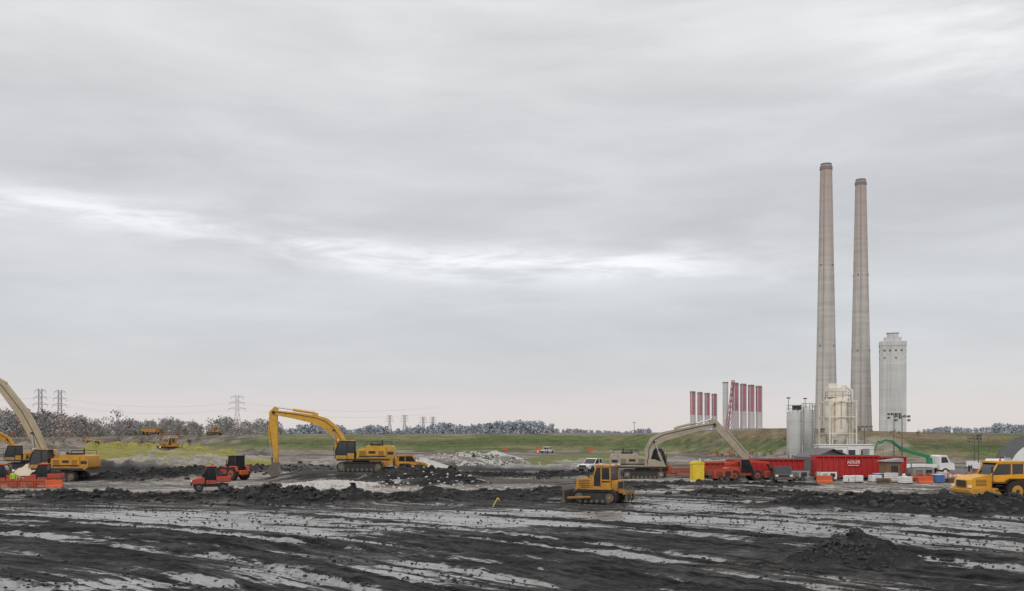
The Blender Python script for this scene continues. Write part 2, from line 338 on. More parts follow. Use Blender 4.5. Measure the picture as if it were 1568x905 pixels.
# ------------------------------------------------------------------ machines
def track(M,xc,yc,L_,h,w,shoe=0.22,prof=None):
    R=h/2
    if prof is None:
        prof=[]
        for i in range(9): a=-math.pi/2+math.pi*i/8; prof.append((xc+L_/2-R+R*math.cos(a),R+R*math.sin(a)))
        for i in range(9): a=math.pi/2+math.pi*i/8; prof.append((xc-L_/2+R+R*math.cos(a),R+R*math.sin(a)))
    cx=sum(p[0] for p in prof)/len(prof);cz=sum(p[1] for p in prof)/len(prof)
    inner=[(cx+(p[0]-cx)*0.9,cz+(p[1]-cz)*0.82) for p in prof]
    M.prism(inner,yc-w*0.35,yc+w*0.35,DRK)
    n=len(prof)
    for i in range(n):
        a=Vector((*prof[i],0));b_=Vector((*prof[(i+1)%n],0)); d=(b_-a).length
        k=max(1,int(round(d/shoe)))
        for j in range(k):
            p=a.lerp(b_,(j+0.5)/k); ang=math.atan2(b_[1]-a[1],b_[0]-a[0])
            M.box((p[0],yc,p[1]),(d/k*0.88,w,0.07),TRK,(0,-ang,0))
            M.box((p[0],yc,p[1]),(0.03,w*0.98,0.16),TRK,(0,-ang,0))
    return cx,cz
def hyd(M,a,b_,y,r=0.11,body=None):
    a=Vector((a[0],y,a[1]));b_=Vector((b_[0],y,b_[1])); c=a.lerp(b_,0.58)
    M.tube(a,c,r,body or YEL,n=10); M.tube(c,b_,r*0.5,CHR,n=8)
def excavator(body,armm,boom,stick,tl=5.2,cw=None):
    M=MB(); bf=1; cw=cw or body
    for sy in(-1.35,1.35):
        track(M,0,sy,tl,1.05,0.7)
        M.box((0,sy,0.55),(tl-1.2,0.3,0.4),body)
        for i in range(8): M.tube((-tl/2+0.75+i*(tl-1.5)/7,sy-.3,0.22),(-tl/2+0.75+i*(tl-1.5)/7,sy+.3,0.22),0.17,STL)
        for e in(-1,1): M.tube((e*(tl/2-.53),sy-.32,0.53),(e*(tl/2-.53),sy+.32,0.53),0.38,STL,n=14); M.tube((e*(tl/2-.53),sy-.36,0.53),(e*(tl/2-.53),sy+.36,0.53),0.14,body)
    M.box((0,0,0.7),(2.6,2.2,0.5),DRK); M.tube((0,0,0.9),(0,0,1.25),0.95,DRK,n=24)
    M.box((-0.35,0,1.36),(6.0,3.0,0.2),DRK)
    M.prism([(-3.0,1.47),(-3.0,2.75),(-2.8,2.95),(-0.7,2.95),(-0.55,2.6),(0.3,2.55),(0.45,1.47)],-1.5,1.5,body)
    M.prism([(-3.9,1.6),(-3.95,2.2),(-3.8,2.8),(-3.55,2.95),(-3.02,2.95),(-3.02,1.3),(-3.6,1.3)],-1.45,1.45,cw)
    for sy in(-1,1):
        for i,(x0,x1) in enumerate(((-2.8,-2.0),(-1.85,-0.9),(-0.8,0.2))):
            M.box(((x0+x1)/2,sy*1.505,2.0),(x1-x0,0.03,0.95),body)
            if i!=1:
                for k in range(6): M.box(((x0+x1)/2,sy*1.53,1.68+k*0.13),((x1-x0)*0.75,0.03,0.05),DRK)
            else: M.box(((x0+x1)/2,sy*1.53,2.2),((x1-x0)*0.8,0.03,0.3),DRK)
        M.box((-1.4,sy*1.523,1.75),(3.0,0.012,0.16),DRK)
        M.box((-3.45,sy*1.46,2.1),(0.7,0.02,0.35),DRK)
    M.box((-1.9,0.3,3.05),(1.3,1.6,0.2),DRK); M.tube((-2.4,-0.7,2.9),(-2.4,-0.7,3.6),0.09,DRK); M.tube((-1.3,0.9,2.9),(-1.3,0.9,3.25),0.16,DRK)
    M.prism([(0.47,1.47),(0.47,2.3),(1.3,2.3),(2.4,1.9),(2.6,1.47)],-1.5,-0.6,body)
    y0,y1=0.45,1.5
    M.prism([(0.62,1.47),(0.62,3.35),(0.8,3.5),(2.15,3.5),(2.45,3.3),(2.75,2.4),(2.75,1.47)],y0+.02,y1-.02,GLS)
    fr=lambda a,b2,r=0.06:(M.tube((a[0],y1,a[1]),(b2[0],y1,b2[1]),r,DRK,n=6),M.tube((a[0],y0,a[1]),(b2[0],y0,b2[1]),r,DRK,n=6))
    for a,b2 in(((.62,1.5),(.62,3.4)),((1.45,1.5),(1.45,3.5)),((2.75,1.5),(2.75,2.4)),((2.75,2.4),(2.42,3.3)),((.62,3.45),(2.3,3.5)),((.62,2.4),(1.45,2.4))): fr(a,b2)
    M.box((1.5,(y0+y1)/2,3.54),(1.75,1.1,0.09),body)
    M.prism([(0.6,1.45),(0.6,2.1),(1.4,2.1),(1.5,1.85),(2.78,1.85),(2.78,1.45)],y1-.02,y1+.03,body)
    M.box((2.5,(y0+y1)/2,3.6),(0.15,0.6,0.14),WHT)
    for sy in(-1.4,1.4): M.path([(-3.5,sy,2.95),(-3.5,sy,3.4),(-0.6,sy,3.4),(-0.6,sy,2.9)],0.03,DRK); M.tube((-2,sy,2.95),(-2,sy,3.4),0.025,DRK)
    M.path([(2.9,1.5,1.3),(2.95,1.5,2.6)],0.025,DRK); M.box((2.95,1.65,2.7),(0.05,0.25,0.4),DRK)
    M.arm(boom,-0.35,0.35,armm)
    for sy in(-0.5,0.5): hyd(M,(2.5,1.45),(boom[2][0],boom[2][1]-0.05),sy,0.15,armm)
    M.tube((boom[2][0],-0.6,boom[2][1]-.05),(boom[2][0],0.6,boom[2][1]-.05),0.12,DRK)
    M.arm(stick,-0.27,0.27,armm)
    n=len(boom); k=boom[n-3]; hyd(M,(k[0],k[1]+k[2]/2+0.22),(stick[0][0],stick[0][1]),0.0,0.15,armm)
    M.box((k[0],0,k[1]+k[2]/2+0.08),(0.6,0.3,0.3),armm)
    M.tube((boom[-1][0],-0.42,boom[-1][1]),(boom[-1][0],0.42,boom[-1][1]),0.2,DRK)
    M.path([(p[0],0.37,p[1]+p[2]*0.2) for p in boom],0.04,DRK); M.path([(p[0],-0.37,p[1]+p[2]*0.2) for p in boom],0.04,DRK)
    ex,ez=stick[-1][0],stick[-1][1]
    s1=stick[2]; d=Vector((ex-s1[0],ez-s1[1])).normalized(); off=Vector((-d[1],d[0]))*0.55
    if d[1]<0 and off[0]<0: off=-off
    pt=Vector((s1[0],s1[1]))+off*1.0; pe=Vector((ex,ez))-d*0.9+off*1.0
    hyd(M,pt,pe,0,0.12,armm)
    for sy in(-0.2,0.2): M.tube((pe[0],sy,pe[1]),(ex-d[0]*0.7,sy,ez-d[1]*0.7),0.07,STL); M.tube((pe[0],sy,pe[1]),(ex+off[0]*0.9,sy,ez+off[1]*0.5-.1),0.07,STL)
    prof=[(ex+bf*a,ez+c) for a,c in((-0.2,0.25),(0.35,0.3),(0.75,-0.05),(0.95,-0.6),(0.75,-1.15),(0.2,-1.4),(-0.75,-1.35),(-0.45,-0.95),(-0.25,-0.4))]
    M.prism(prof,-0.85,0.85,STL)
    for i in range(5): M.box((ex-bf*0.95,-0.7+i*0.35,ez-1.34),(0.4,0.12,0.1),TRK)
    return M
M=excavator(YEL,YEL,
 [(1.5,2.1,0.6),(2.2,3.4,1.0),(3.1,4.75,1.15),(4.1,5.55,1.2),(5.2,5.95,1.0),(7.5,6.4,0.75),(9.9,6.75,0.5)],
 [(9.6,7.35,0.4),(9.95,6.75,0.95),(9.95,5.4,0.9),(9.75,3,0.62),(9.55,0.75,0.4)])
M.build('excavator',(-17.4,118,1.02),math.pi+0.06)
M=excavator(YEL2,TAN,
 [(1.6,2.2,0.6),(2.2,3.6,1.0),(3.1,5.4,1.25),(4.3,7.5,1.2),(6.6,10.4,1.05),(9.0,12.4,0.8),(12.0,13.6,0.5)],
 [(11.8,14.2,0.4),(12.2,13.5,0.9),(12.7,11.4,0.8),(12.9,7,0.6),(12.5,2.2,0.4)])
M.build('excavator',(-50.7,115,gz(-50.7,115)+.02),math.pi-0.08)
M=excavator(TANG,TANG,
 [(0.6,2.2,0.6),(0.7,3.4,0.95),(1.3,4.4,1.15),(2.4,5.0,1.1),(4.0,5.4,0.95),(6.5,6.0,0.75),(8.4,6.4,0.5)],
 [(8.0,7.0,0.4),(8.5,6.5,0.9),(9.5,5.4,0.85),(11.5,3.1,0.7),(13.1,1.3,0.45)],tl=5.0)
M.build('excavator',(15.6,122,gz(15.6,122)+.02),-0.05)
M=excavator(YEL2,YEL2,
 [(1.5,2.1,0.6),(2.0,3.2,0.9),(2.7,4.4,1.0),(3.7,5.0,1.0),(5.0,5.0,0.9),(6.5,4.6,0.7),(7.6,4.0,0.5)],
 [(7.8,4.6,0.4),(7.8,4.0,0.8),(7.3,3.4,0.7),(6.2,2.2,0.6),(5.6,1.4,0.4)])
M.build('excavator',(-70.0,148,gz(-70,148)+.02),math.pi+0.3)

def dozer(pal,rip=True):
    M=MB()
    for sy in(-0.95,0.95):
        track(M,0,sy,3.5,0.95,0.6,0.19)
        M.box((0,sy,0.5),(2.4,0.25,0.35),pal)
        for i in range(6): M.tube((-1.15+i*0.46,sy-.26,.2),(-1.15+i*0.46,sy+.26,.2),0.14,STL)
        for e in(-1,1): M.tube((e*1.27,sy-.28,0.48),(e*1.27,sy+.28,0.48),0.34,STL,n=14); M.tube((e*1.27,sy-.32,0.48),(e*1.27,sy+.32,0.48),0.14,pal)
        M.box((-0.4,sy,1.12),(1.9,0.62,0.12),pal)
        M.tube((0.2,sy*1.45,0.5),(2.1,sy*1.45,0.4),0.11,pal)
        hyd(M,(1.3,1.3),(2.1,0.8),sy*0.5,0.07,pal)
    M.box((0.1,0,0.75),(3.0,1.2,0.6),DRK)
    M.prism([(0.25,1.0),(0.25,1.95),(0.5,2.0),(1.75,1.8),(1.85,1.0)],-0.5,0.5,pal)
    for sy in(-1,1):
        for k in range(5): M.box((1.1,sy*0.51,1.2+k*0.13),(0.9,0.02,0.05),DRK)
    M.box((1.86,0,1.4),(0.03,0.8,0.6),DRK)
    M.tube((0.9,0.2,1.9),(0.9,0.2,2.6),0.07,DRK); M.tube((0.6,-0.25,1.9),(0.6,-0.25,2.3),0.1,DRK)
    M.prism([(-1.15,1.15),(-1.1,2.75),(0.0,2.75),(0.22,2.0),(0.22,1.15)],-0.75,0.75,GLS)
    for sy in(-0.77,0.77):
        for a,c in(((-1.15,1.15),(-1.1,2.75)),((-.4,1.15),(-.4,2.75)),((.24,1.15),(.24,2.0)),((.24,2.0),(0,2.75)),((-1.1,2.72),(0,2.72)),((-1.15,1.75),(-.4,1.75))): M.tube((a[0],sy,a[1]),(c[0],sy,c[1]),0.06,pal,n=6)
        M.prism([(-1.17,1.1),(-1.17,1.6),(-.5,1.6),(-.3,1.3),(.28,1.3),(.28,1.1)],sy-.04,sy+.04,pal)
    M.box((-0.55,0,2.84),(1.5,1.75,0.13),pal)
    for y in(-.6,.6): M.box((0.22,y,2.93),(0.1,0.18,0.14),WHT); M.box((-1.3,y,2.93),(0.1,0.18,0.14),WHT)
    M.box((-1.4,0,1.35),(0.5,1.3,0.8),pal); M.box((-1.66,0,1.4),(0.03,1.0,0.5),DRK)
    M.prism([(2.15,0.05),(2.25,0.5),(2.2,1.0),(2.42,1.35),(2.5,1.33),(2.36,1.0),(2.38,0.5),(2.55,0.02)],-1.7,1.7,STL)
    M.box((2.5,0,0.05),(0.25,3.4,0.12),STL)
    if rip:
        M.box((-1.95,0,0.9),(0.6,0.9,0.2),pal); M.box((-2.3,0,0.85),(0.25,1.8,0.25),pal)
        for y in(-.7,0,.7): M.prism([(-2.25,1.2),(-2.4,1.2),(-2.5,0.4),(-2.2,0.1),(-2.3,0.5)],y-.05,y+.05,STL)
    return M
M=dozer(YEL2); M.build('bulldozer',(6.9,80,gz(6.9,80)-.02),math.radians(152),sc=1.03)
for x,y,a_,k in((-83.5,250,math.pi+.2,1.2),(-121,300,0.3,1.0),(-100,345,math.pi,1.0),(-136,330,.5,1.0)):
    dozer(YEL2).build('bulldozer',(x,y,gz(x,y)+.02),a_,sc=k)

def dump_truck(Y=None):
    M=MB(); Y=Y or YEL3
    M.wheel((0,-1.25,0.85),0.85,0.6,Y); M.wheel((0,1.25,0.85),0.85,0.6,Y)
    for x in(-5.0,-6.8): M.wheel((x,-1.25,0.85),0.85,0.6,Y); M.wheel((x,1.25,0.85),0.85,0.6,Y)
    M.box((1.2,0,1.0),(4.2,1.0,0.5),DRK)
    M.prism([(1.9,1.0),(1.9,2.15),(2.5,2.1),(3.3,1.95),(3.65,1.75),(3.75,1.4),(3.7,1.0)],-1.15,1.15,Y)
    M.prism([(1.2,0.55),(3.2,0.5),(3.9,0.75),(3.95,1.0),(3.6,1.12),(1.6,1.12)],-1.45,1.45,Y)
    M.box((3.8,0,1.45),(0.06,1.3,0.5),DRK)
    for sy in(-1,1):
        for k in range(5): M.box((2.8,sy*1.155,1.3+k*0.11),(0.9,0.02,0.05),DRK)
        M.box((3.75,sy*1.15,1.25),(0.2,0.3,0.22),WHT)
        M.prism([(-1.1,1.3),(-1.2,1.9),(-0.9,1.97),(0.6,1.97),(1.2,1.75),(1.9,1.75),(1.9,1.6),(1.15,1.6),(0.7,1.85),(-0.8,1.85),(-1.0,1.3)],sy*1.25-.3,sy*1.25+.3,Y)
        for k in range(3): M.box((1.45,sy*1.42,0.6+k*0.35),(0.6,0.25,0.05),DRK)
        M.path([(2.0,sy*1.4,1.2),(2.0,sy*1.4,2.2)],0.03,DRK)
        M.path([(1.9,sy*1.1,2.5),(2.15,sy*1.55,2.7)],0.03,DRK); M.box((2.15,sy*1.6,2.55),(0.08,0.2,0.5),DRK)
    M.prism([(-0.9,1.5),(-0.9,3.05),(1.3,3.05),(1.85,2.1),(1.9,1.5)],-0.95,0.95,GLS)
    for sy in(-0.97,0.97):
        for a,c in(((-.9,1.5),(-.9,3.05)),((.15,1.5),(.15,3.05)),((1.3,3.05),(1.86,2.1)),((-.9,3.02),(1.3,3.02))): M.tube((a[0],sy,a[1]),(c[0],sy,c[1]),0.07,Y,n=6)
        M.prism([(-.92,1.45),(-.92,2.2),(.2,2.15),(1.9,2.1),(1.92,1.45)],sy-.04,sy+.04,Y)
    M.box((0.2,0,3.13),(2.6,2.1,0.14),Y); M.box((-1.25,0,2.0),(0.6,2.0,1.2),Y); M.tube((-1.25,0.8,2.5),(-1.25,0.8,3.4),0.1,DRK)
    M.tube((0.8,0.5,3.2),(0.8,0.5,3.4),0.08,ORG)
    M.box((-2.2,0,1.0),(1.6,0.8,0.6),DRK); M.box((-5.3,0,1.0),(5.2,0.9,0.5),DRK)
    M.prism([(-1.9,2.0),(-1.75,3.0),(-2.3,3.05),(-7.6,2.9),(-9.0,2.4),(-8.6,2.1),(-7.4,1.5),(-3.0,1.4)],-1.6,1.6,Y)
    for i in range(5):
        for sy in(-1,1): M.box((-2.9-i*1.1,sy*1.63,2.2),(0.14,0.1,1.3),Y)
    return M
dump_truck().build('articulated_dump_truck',(39.3,81.5,gz(39.3,81.5)+.03),math.pi+0.12)
dump_truck(YEL2).build('articulated_dump_truck',(-13.9,131,gz(-13.9,131)+.1),0.25,sc=0.8)
dump_truck(YEL2).build('articulated_dump_truck',(-128,372,gz(-128,372)+.02),.5,sc=.75)

def utv(pal):
    M=MB()
    for x in(-0.95,0.95):
        for y in(-.65,.65): M.wheel((x,y,0.33),0.33,0.25,STL)
    M.box((0,0,0.5),(2.7,1.1,0.25),DRK)
    M.prism([(0.5,0.6),(0.5,1.15),(0.9,1.12),(1.45,0.95),(1.5,0.6)],-.65,.65,pal)
    M.box((1.52,0,0.6),(0.1,1.3,0.25),DRK); 
    for y in(-.45,.45): M.box((1.5,y,0.83),(0.06,0.25,0.14),WHT)
    M.prism([(-.35,0.65),(-.35,1.95),(0.3,1.95),(0.65,1.2),(0.6,0.65)],-.62,.62,GLS)
    for y in(-.65,.65):
        for a,c in(((-.38,.6),(-.38,1.97)),((-.38,1.97),(.3,1.97)),((.3,1.97),(.68,1.15)),((.15,.6),(.15,1.97))): M.tube((a[0],y,a[1]),(c[0],y,c[1]),0.035,DRK,n=6)
        M.box((0.0,y,0.75),(0.8,0.05,0.32),pal)
    M.box((-.05,0,2.02),(0.85,1.4,0.07),ORR)
    M.box((-.95,0,0.78),(1.1,1.35,0.08),pal)
    for y in(-.67,.67): M.box((-.95,y,1.0),(1.1,0.05,0.42),pal)
    M.box((-1.5,0,1.0),(0.05,1.35,0.42),pal); M.box((-.42,0,1.0),(0.05,1.35,0.42),pal)
    M.box((-.9,0,1.15),(0.7,0.9,0.6),DRK)
    return M
utv(ORR).build('utility_vehicle',(-28.1,95.5,gz(-28.1,95.5)+.03),math.pi+0.35,sc=1.15)
utv(ORR).build('utility_vehicle',(-46.6,102,gz(-46.6,102)+.02),math.pi+0.2,sc=1.15)
utv(ORR).build('utility_vehicle',(-50.3,101,gz(-50.3,101)+.02),0.2,sc=1.15)

def tractor(pal=ORR):
    M=MB()
    M.wheel((-0.9,-.9,.75),.75,.5,pal); M.wheel((-.9,.9,.75),.75,.5,pal); M.wheel((1.3,-.8,.5),.5,.35,pal); M.wheel((1.3,.8,.5),.5,.35,pal)
    M.prism([(0.1,.7),(0.1,1.6),(1.6,1.45),(1.8,1.2),(1.8,.7)],-.4,.4,pal); M.box((1.82,0,1.0),(.05,.6,.5),DRK)
    M.prism([(-1.2,1.2),(-1.2,2.7),(-.1,2.7),(.15,1.6),(.15,1.2)],-.65,.65,GLS); M.box((-.6,0,2.76),(1.4,1.5,.12),DRK)
    for y in(-.67,.67):
        for a,c in(((-1.2,1.2),(-1.2,2.7)),((-.1,2.7),(.15,1.6)),((.15,1.6),(.15,1.1))): M.tube((a[0],y,a[1]),(c[0],y,c[1]),.05,DRK,n=6)
        M.prism([(-1.7,1.0),(-1.5,1.6),(-.6,1.65),(-.1,1.0),(-.3,1.0),(-.7,1.5),(-1.4,1.5)],y*1.3-.2,y*1.3+.2,pal)
        M.arm([(0.1,1.3,.2),(1.4,1.5,.2),(2.6,0.7,.18)],y*.8-.05,y*.8+.05,DRK)
    M.prism([(2.5,.9),(2.5,.2),(3.2,.15),(2.65,.3)],-.9,.9,DRK)
    M.tube((.9,.1,1.5),(.9,.1,2.3),.05,DRK); M.box((-1.7,0,.9),(.5,1.2,.5),ORG)
    return M
tractor().build('loader_tractor',(-32.2,118,gz(-32.2,118)+.03),2.6)
def telehandler(pal):
    M=MB()
    for x in(-1.3,1.4):
        for y in(-.95,.95): M.wheel((x,y,.6),.6,.4,pal)
    M.prism([(-2.1,.6),(-2.2,1.3),(-1.8,1.6),(-.2,1.5),(.3,1.1),(2.0,1.0),(2.1,.6)],-.75,.75,pal)
    M.prism([(-.5,1.0),(-.6,2.2),(-.4,2.4),(.5,2.4),(.9,1.5),(.9,1.0)],-.95,-.2,GLS); M.box((0,-.57,2.44),(1.2,.8,.08),pal)
    for a,c in(((-.55,1),(-.55,2.4)),((.5,2.4),(.9,1.5))): M.tube((a[0],-.97,a[1]),(c[0],-.97,c[1]),.05,pal,n=6)
    M.arm([(-2.0,1.9,.35),(1.0,2.2,.32),(3.3,2.0,.26)],.1,.45,pal); M.arm([(3.1,2.1,.22),(3.5,1.2,.2)],.12,.42,DRK)
    M.box((3.6,.27,1.1),(.08,1.2,.7),DRK); M.box((4.1,0,.78),(1.0,.1,.05),DRK); M.box((4.1,.5,.78),(1.0,.1,.05),DRK)
    return M
telehandler(ORR).build('telehandler',(26.3,117,gz(26.3,117)+.02),.15)
def pickup(pal):
    M=MB()
    for x in(-1.7,1.75):
        for y in(-.8,.8): M.wheel((x,y,.38),.38,.26,STL)
    M.prism([(-2.7,.45),(-2.75,1.05),(-.75,1.1),(-.7,1.15),(1.2,1.12),(2.5,1.0),(2.7,.8),(2.7,.45)],-.95,.95,pal)
    M.prism([(-.75,1.1),(-.6,1.75),(.6,1.78),(1.25,1.12)],-.82,.82,GLS)
    M.prism([(-.62,1.72),(-.55,1.8),(.55,1.83),(.65,1.74)],-.84,.84,pal)
    for y in(-.84,.84):
        for a,c in(((-.75,1.1),(-.6,1.75)),((.05,1.1),(.05,1.75)),((.6,1.76),(1.25,1.12))): M.tube((a[0],y,a[1]),(c[0],y,c[1]),.04,pal,n=6)
    M.box((-1.75,0,1.06),(1.8,1.6,.08),DRK); M.box((2.72,0,.6),(.1,1.8,.25),STL); M.box((2.71,0,.85),(.05,1.1,.25),DRK); M.box((-2.78,0,.6),(.1,1.8,.2),STL)
    for y in(-.75,.75): M.box((2.66,y,.88),(.1,.3,.18),WHT); M.box((-2.76,y,.9),(.04,.15,.3),RED)
    for x in(-1.7,1.75):
        for y in(-.96,.96): M.tube((x,y-.01,.42),(x,y+.01,.42),.46,DRK,n=16)
    return M
pickup(WHT).build('pickup_truck',(10.9,136,gz(10.9,136)+.3),math.pi+.9)
pickup(WHT).build('pickup_truck',(9.3,270,gz(9.3,270)+.05),1.1,sc=.9)
DGR=mat('paint_charcoal',(.05,.05,.055),.3,.2); pickup(DGR).build('pickup_truck',(29.6,112,gz(29.6,112)+.02),-math.pi/2-.2)
pickup(WHT).build('pickup_truck',(44.0,124,gz(44,124)+.02),-1.0)

def flat_truck(pal,tank=None):
    M=MB()
    for x in(2.6,-1.4,-2.6):
        for y in(-.95,.95): M.wheel((x,y,.5),.5,.35,WHT)
    M.box((0,0,.8),(7.4,.9,.3),DRK)
    M.prism([(1.7,.75),(1.7,2.6),(1.9,2.75),(2.8,2.75),(3.3,1.8),(3.9,1.65),(4.0,.75)],-1.1,1.1,pal)
    M.prism([(2.0,1.7),(2.0,2.5),(2.75,2.5),(3.1,1.75)],-1.12,1.12,GLS); M.prism([(2.86,2.6),(2.8,2.55),(3.22,1.85),(3.27,1.88)],-.9,.9,GLS)
    M.box((4.02,0,1.15),(.05,1.4,.6),DRK); M.tube((1.5,.9,1),(1.5,.9,3.1),.08,CHR)
    return M
M=flat_truck(WHT); M.tube((1.3,0,1.9),(-3.6,0,1.9),.9,GRY,n=24); M.tube((-1,0,2.7),(-1,0,3.0),.3,STL); M.box((-1.2,0,2.85),(3.6,.5,.05),DRK)
M.build('tank_truck',(57.2,120,gz(57.2,120)+.02),math.pi+.9,sc=.9)
M=flat_truck(WHT); M.box((-.8,0,1.3),(4.6,2.0,.5),WHT); M.box((-3.4,0,1.3),(1.0,1.8,1.1),GRN); M.tube((.9,0,1.5),(.9,0,2.4),.4,GRN,n=14)
M.arm([(0.9,2.5,.4),(-1.2,3.0,.4),(-3,3.5,.35),(-4.4,4.5,.3)],-.2,.2,GRN); M.arm([(-4.4,4.6,.3),(-5.5,4.8,.28),(-6.4,4.4,.22)],-.15,.15,GRN)
M.path([(.9,.3,2.6),(-3,.3,3.8),(-4.5,.3,4.8),(-6.5,.3,4.6),(-6.8,.3,3.4)],.09,GRN)
M.build('concrete_pump_truck',(53.0,132,gz(53,132)+.02),.15,sc=.95)
# ------------------------------------------------------------------ red tanks
def red_tank(L_,h,pal,sign=False):
    M=MB(); w=2.4
    M.prism([(-L_/2+.0,.35),(-L_/2,h),(L_/2,h),(L_/2,.7),(L_/2-.6,.35)],-w/2,w/2,pal)
    n=int(L_/.62)
    for i in range(n+1):
        x=-L_/2+.15+i*(L_-.3)/n
        for sy in(-1,1): M.box((x,sy*(w/2+.08),(h+.45)/2),(.1,.2,h-.5),pal)
    for sy in(-1,1): M.box((0,sy*(w/2+.1),h-.06),(L_+.06,.26,.16),pal); M.box((0,sy*(w/2+.06),.42),(L_-.6,.24,.14),pal)
    for x in(-L_/2+.6,L_/2-.9):
        for y in(-1,1): M.tube((x,y-.12,.18),(x,y+.12,.18),.18,DRK)
    M.box((0,0,.24),(L_-1,1.0,.2),DRK); M.box((0,0,h+.01),(L_-.3,w-.3,.06),DRK)
    M.path([(-L_/2,-w/2,h),(-L_/2,-w/2,h+.9),(0,-w/2,h+.9),(0,-w/2,h)],.025,pal)
    for k in range(6): M.box((-L_/2-.12,.5,.5+k*.35),(.05,.5,.05),DRK)
    if sign: M.box((L_*.08,-w/2-.21,h-.75),(1.5,.04,.62),RED); M.box((L_*.08,-w/2-.232,h-1.12),(1.3,.01,.06),WHT)
    return M
def lettering(parent,txt,loc,size):
    cu=bpy.data.curves.new('lettering','FONT'); cu.body=txt; cu.size=size; cu.align_x='CENTER'; cu.extrude=.005
    o=bpy.data.objects.new('lettering',cu); scene.collection.objects.link(o); o.data.materials.append(WHT); o.parent=parent; o.location=loc; o.rotation_euler=(math.pi/2,0,0)
red_tank(6.4,2.4,RED).build('roll_off_tank',(31.0,121.0,gz(31.0,121.0)),.05)
o=red_tank(7.2,2.85,RED,True).build('roll_off_tank',(38.5,118.5,gz(38.5,118.5)),-.03); lettering(o,'ADLER',(.6,-1.45,1.95),.5)
red_tank(4.2,1.9,ORR).build('skip_container',(24.6,124,gz(24.6,124)),.25)
red_tank(4.0,2.1,ORR).build('skip_container',(28.6,127,gz(28.6,127)),-.2)
red_tank(6.0,2.5,RED).build('roll_off_tank',(45.5,127,gz(45.5,127)),.1)
def pump(pal):
    M=MB()
    M.box((0,0,.95),(2.6,1.3,1.1),pal); M.box((0,0,1.53),(2.3,1.1,.06),DRK)
    for sy in(-1,1):
        for k in range(5): M.box((-.6,sy*.66,.65+k*.14),(.9,.03,.06),DRK)
        M.box((.6,sy*.66,1.0),(.8,.03,.6),DRK)
        for x in(-.4,.4): M.wheel((x,sy*.8,.35),.35,.22,STL)
    M.tube((1.3,0,.45),(2.3,0,.45),.05,DRK); M.tube((2.1,0,0),(2.1,0,.7),.04,STL); M.tube((-1.0,.3,1.5),(-1.0,.3,2.0),.06,STL)
    M.tube((-1.3,0,.8),(-1.8,0,.8),.18,STL); M.tube((-1.8,0,.8),(-1.8,0,1.5),.15,STL)
    return M
for pal,x,y,a_,k in((ORR,23.6,115.5,.3,.9),(ORG,18.2,127,.1,1),(GRY,46.3,116,.2,1),(GRY,32.5,116,-.1,.8),(WHT,35.2,114.5,.2,.75),(ORR,30.0,118.3,.1,.75)):
    pump(pal).build('trailer_pump',(x,y,gz(x,y)),a_,sc=k)
M=MB(); M.box((0,0,.08),(1.5,1.5,.16),WHT); M.box((0,0,1.15),(1.35,1.35,1.98),LYL); M.prism([(-.75,2.14),(-.6,2.35),(0,2.45),(.6,2.35),(.75,2.14)],-.75,.75,LYL)
M.box((0,-.69,1.1),(.8,.04,1.75),LYL); M.box((.3,-.72,1.1),(.06,.04,.12),DRK); M.tube((.5,.5,2.2),(.5,.5,2.75),.06,WHT)
for k in range(3): M.box((0,-.7,1.72+k*.08),(.5,.03,.03),DRK)
for x in(-.62,.62): M.box((x,-.69,1.1),(.06,.05,1.9),LYL)
M.build('portable_toilet',(20.6,114,gz(20.6,114)),.1,sc=.95)
def trailer_office(L_,mt,roof):
    M=MB(); M.box((0,0,1.8),(L_,2.6,2.3),mt); M.prism([(-L_/2-.1,2.96),(-L_/2-.1,3.06),(L_/2+.1,3.06),(L_/2+.1,2.96)],-1.4,1.4,roof)
    for i in range(int(L_/1.6)):
        x=-L_/2+1+i*1.6; M.box((x,-1.305,2.0),(.9,.03,.7),GLS); M.box((x,-1.32,1.6),(1.0,.04,.06),mt)
    for i in range(int(L_/.5)): M.box((-L_/2+.25+i*.5,-1.303,1.8),(.03,.02,2.2),mt)
    M.box((L_/2-1,-1.33,1.6),(.85,.04,1.8),GRY); M.box((0,0,.35),(L_-.4,2.2,.6),DRK)
    for k in range(3): M.box((L_/2-1,-1.6-k*.25,.55-k*.2),(1,.25,.1),STL)
    return M
trailer_office(7,WHT,WHT).build('site_office_trailer',(43.4,134,gz(43.4,134)+.9),-.05)
M=MB(); M.box((0,0,1.2),(1.8,2,2.4),WOOD); M.prism([(-1.1,2.4),(-1.1,2.5),(1.1,2.8),(1.1,2.4)],-1.2,1.2,GRY); M.box((.1,-1.02,1.0),(.8,.04,1.9),DRK)
for i in range(6): M.box((-.8+i*.32,-1.01,1.2),(.02,.04,2.4),DRK)
M.build('wooden_shed',(41.9,113.5,gz(41.9,113.5)),.05,sc=.95)
M=MB()
for i in range(14):
    x=random.uniform(-3.6,3.6); M.box((x,random.uniform(-1,1),random.uniform(.25,.45)),(.9,.9,random.uniform(.6,.9)),WHT,(random.uniform(-.1,.1),random.uniform(-.1,.1),random.random()))
M.build('bulk_bags',(49.0,118,gz(49,118)),0,bevel=.15)
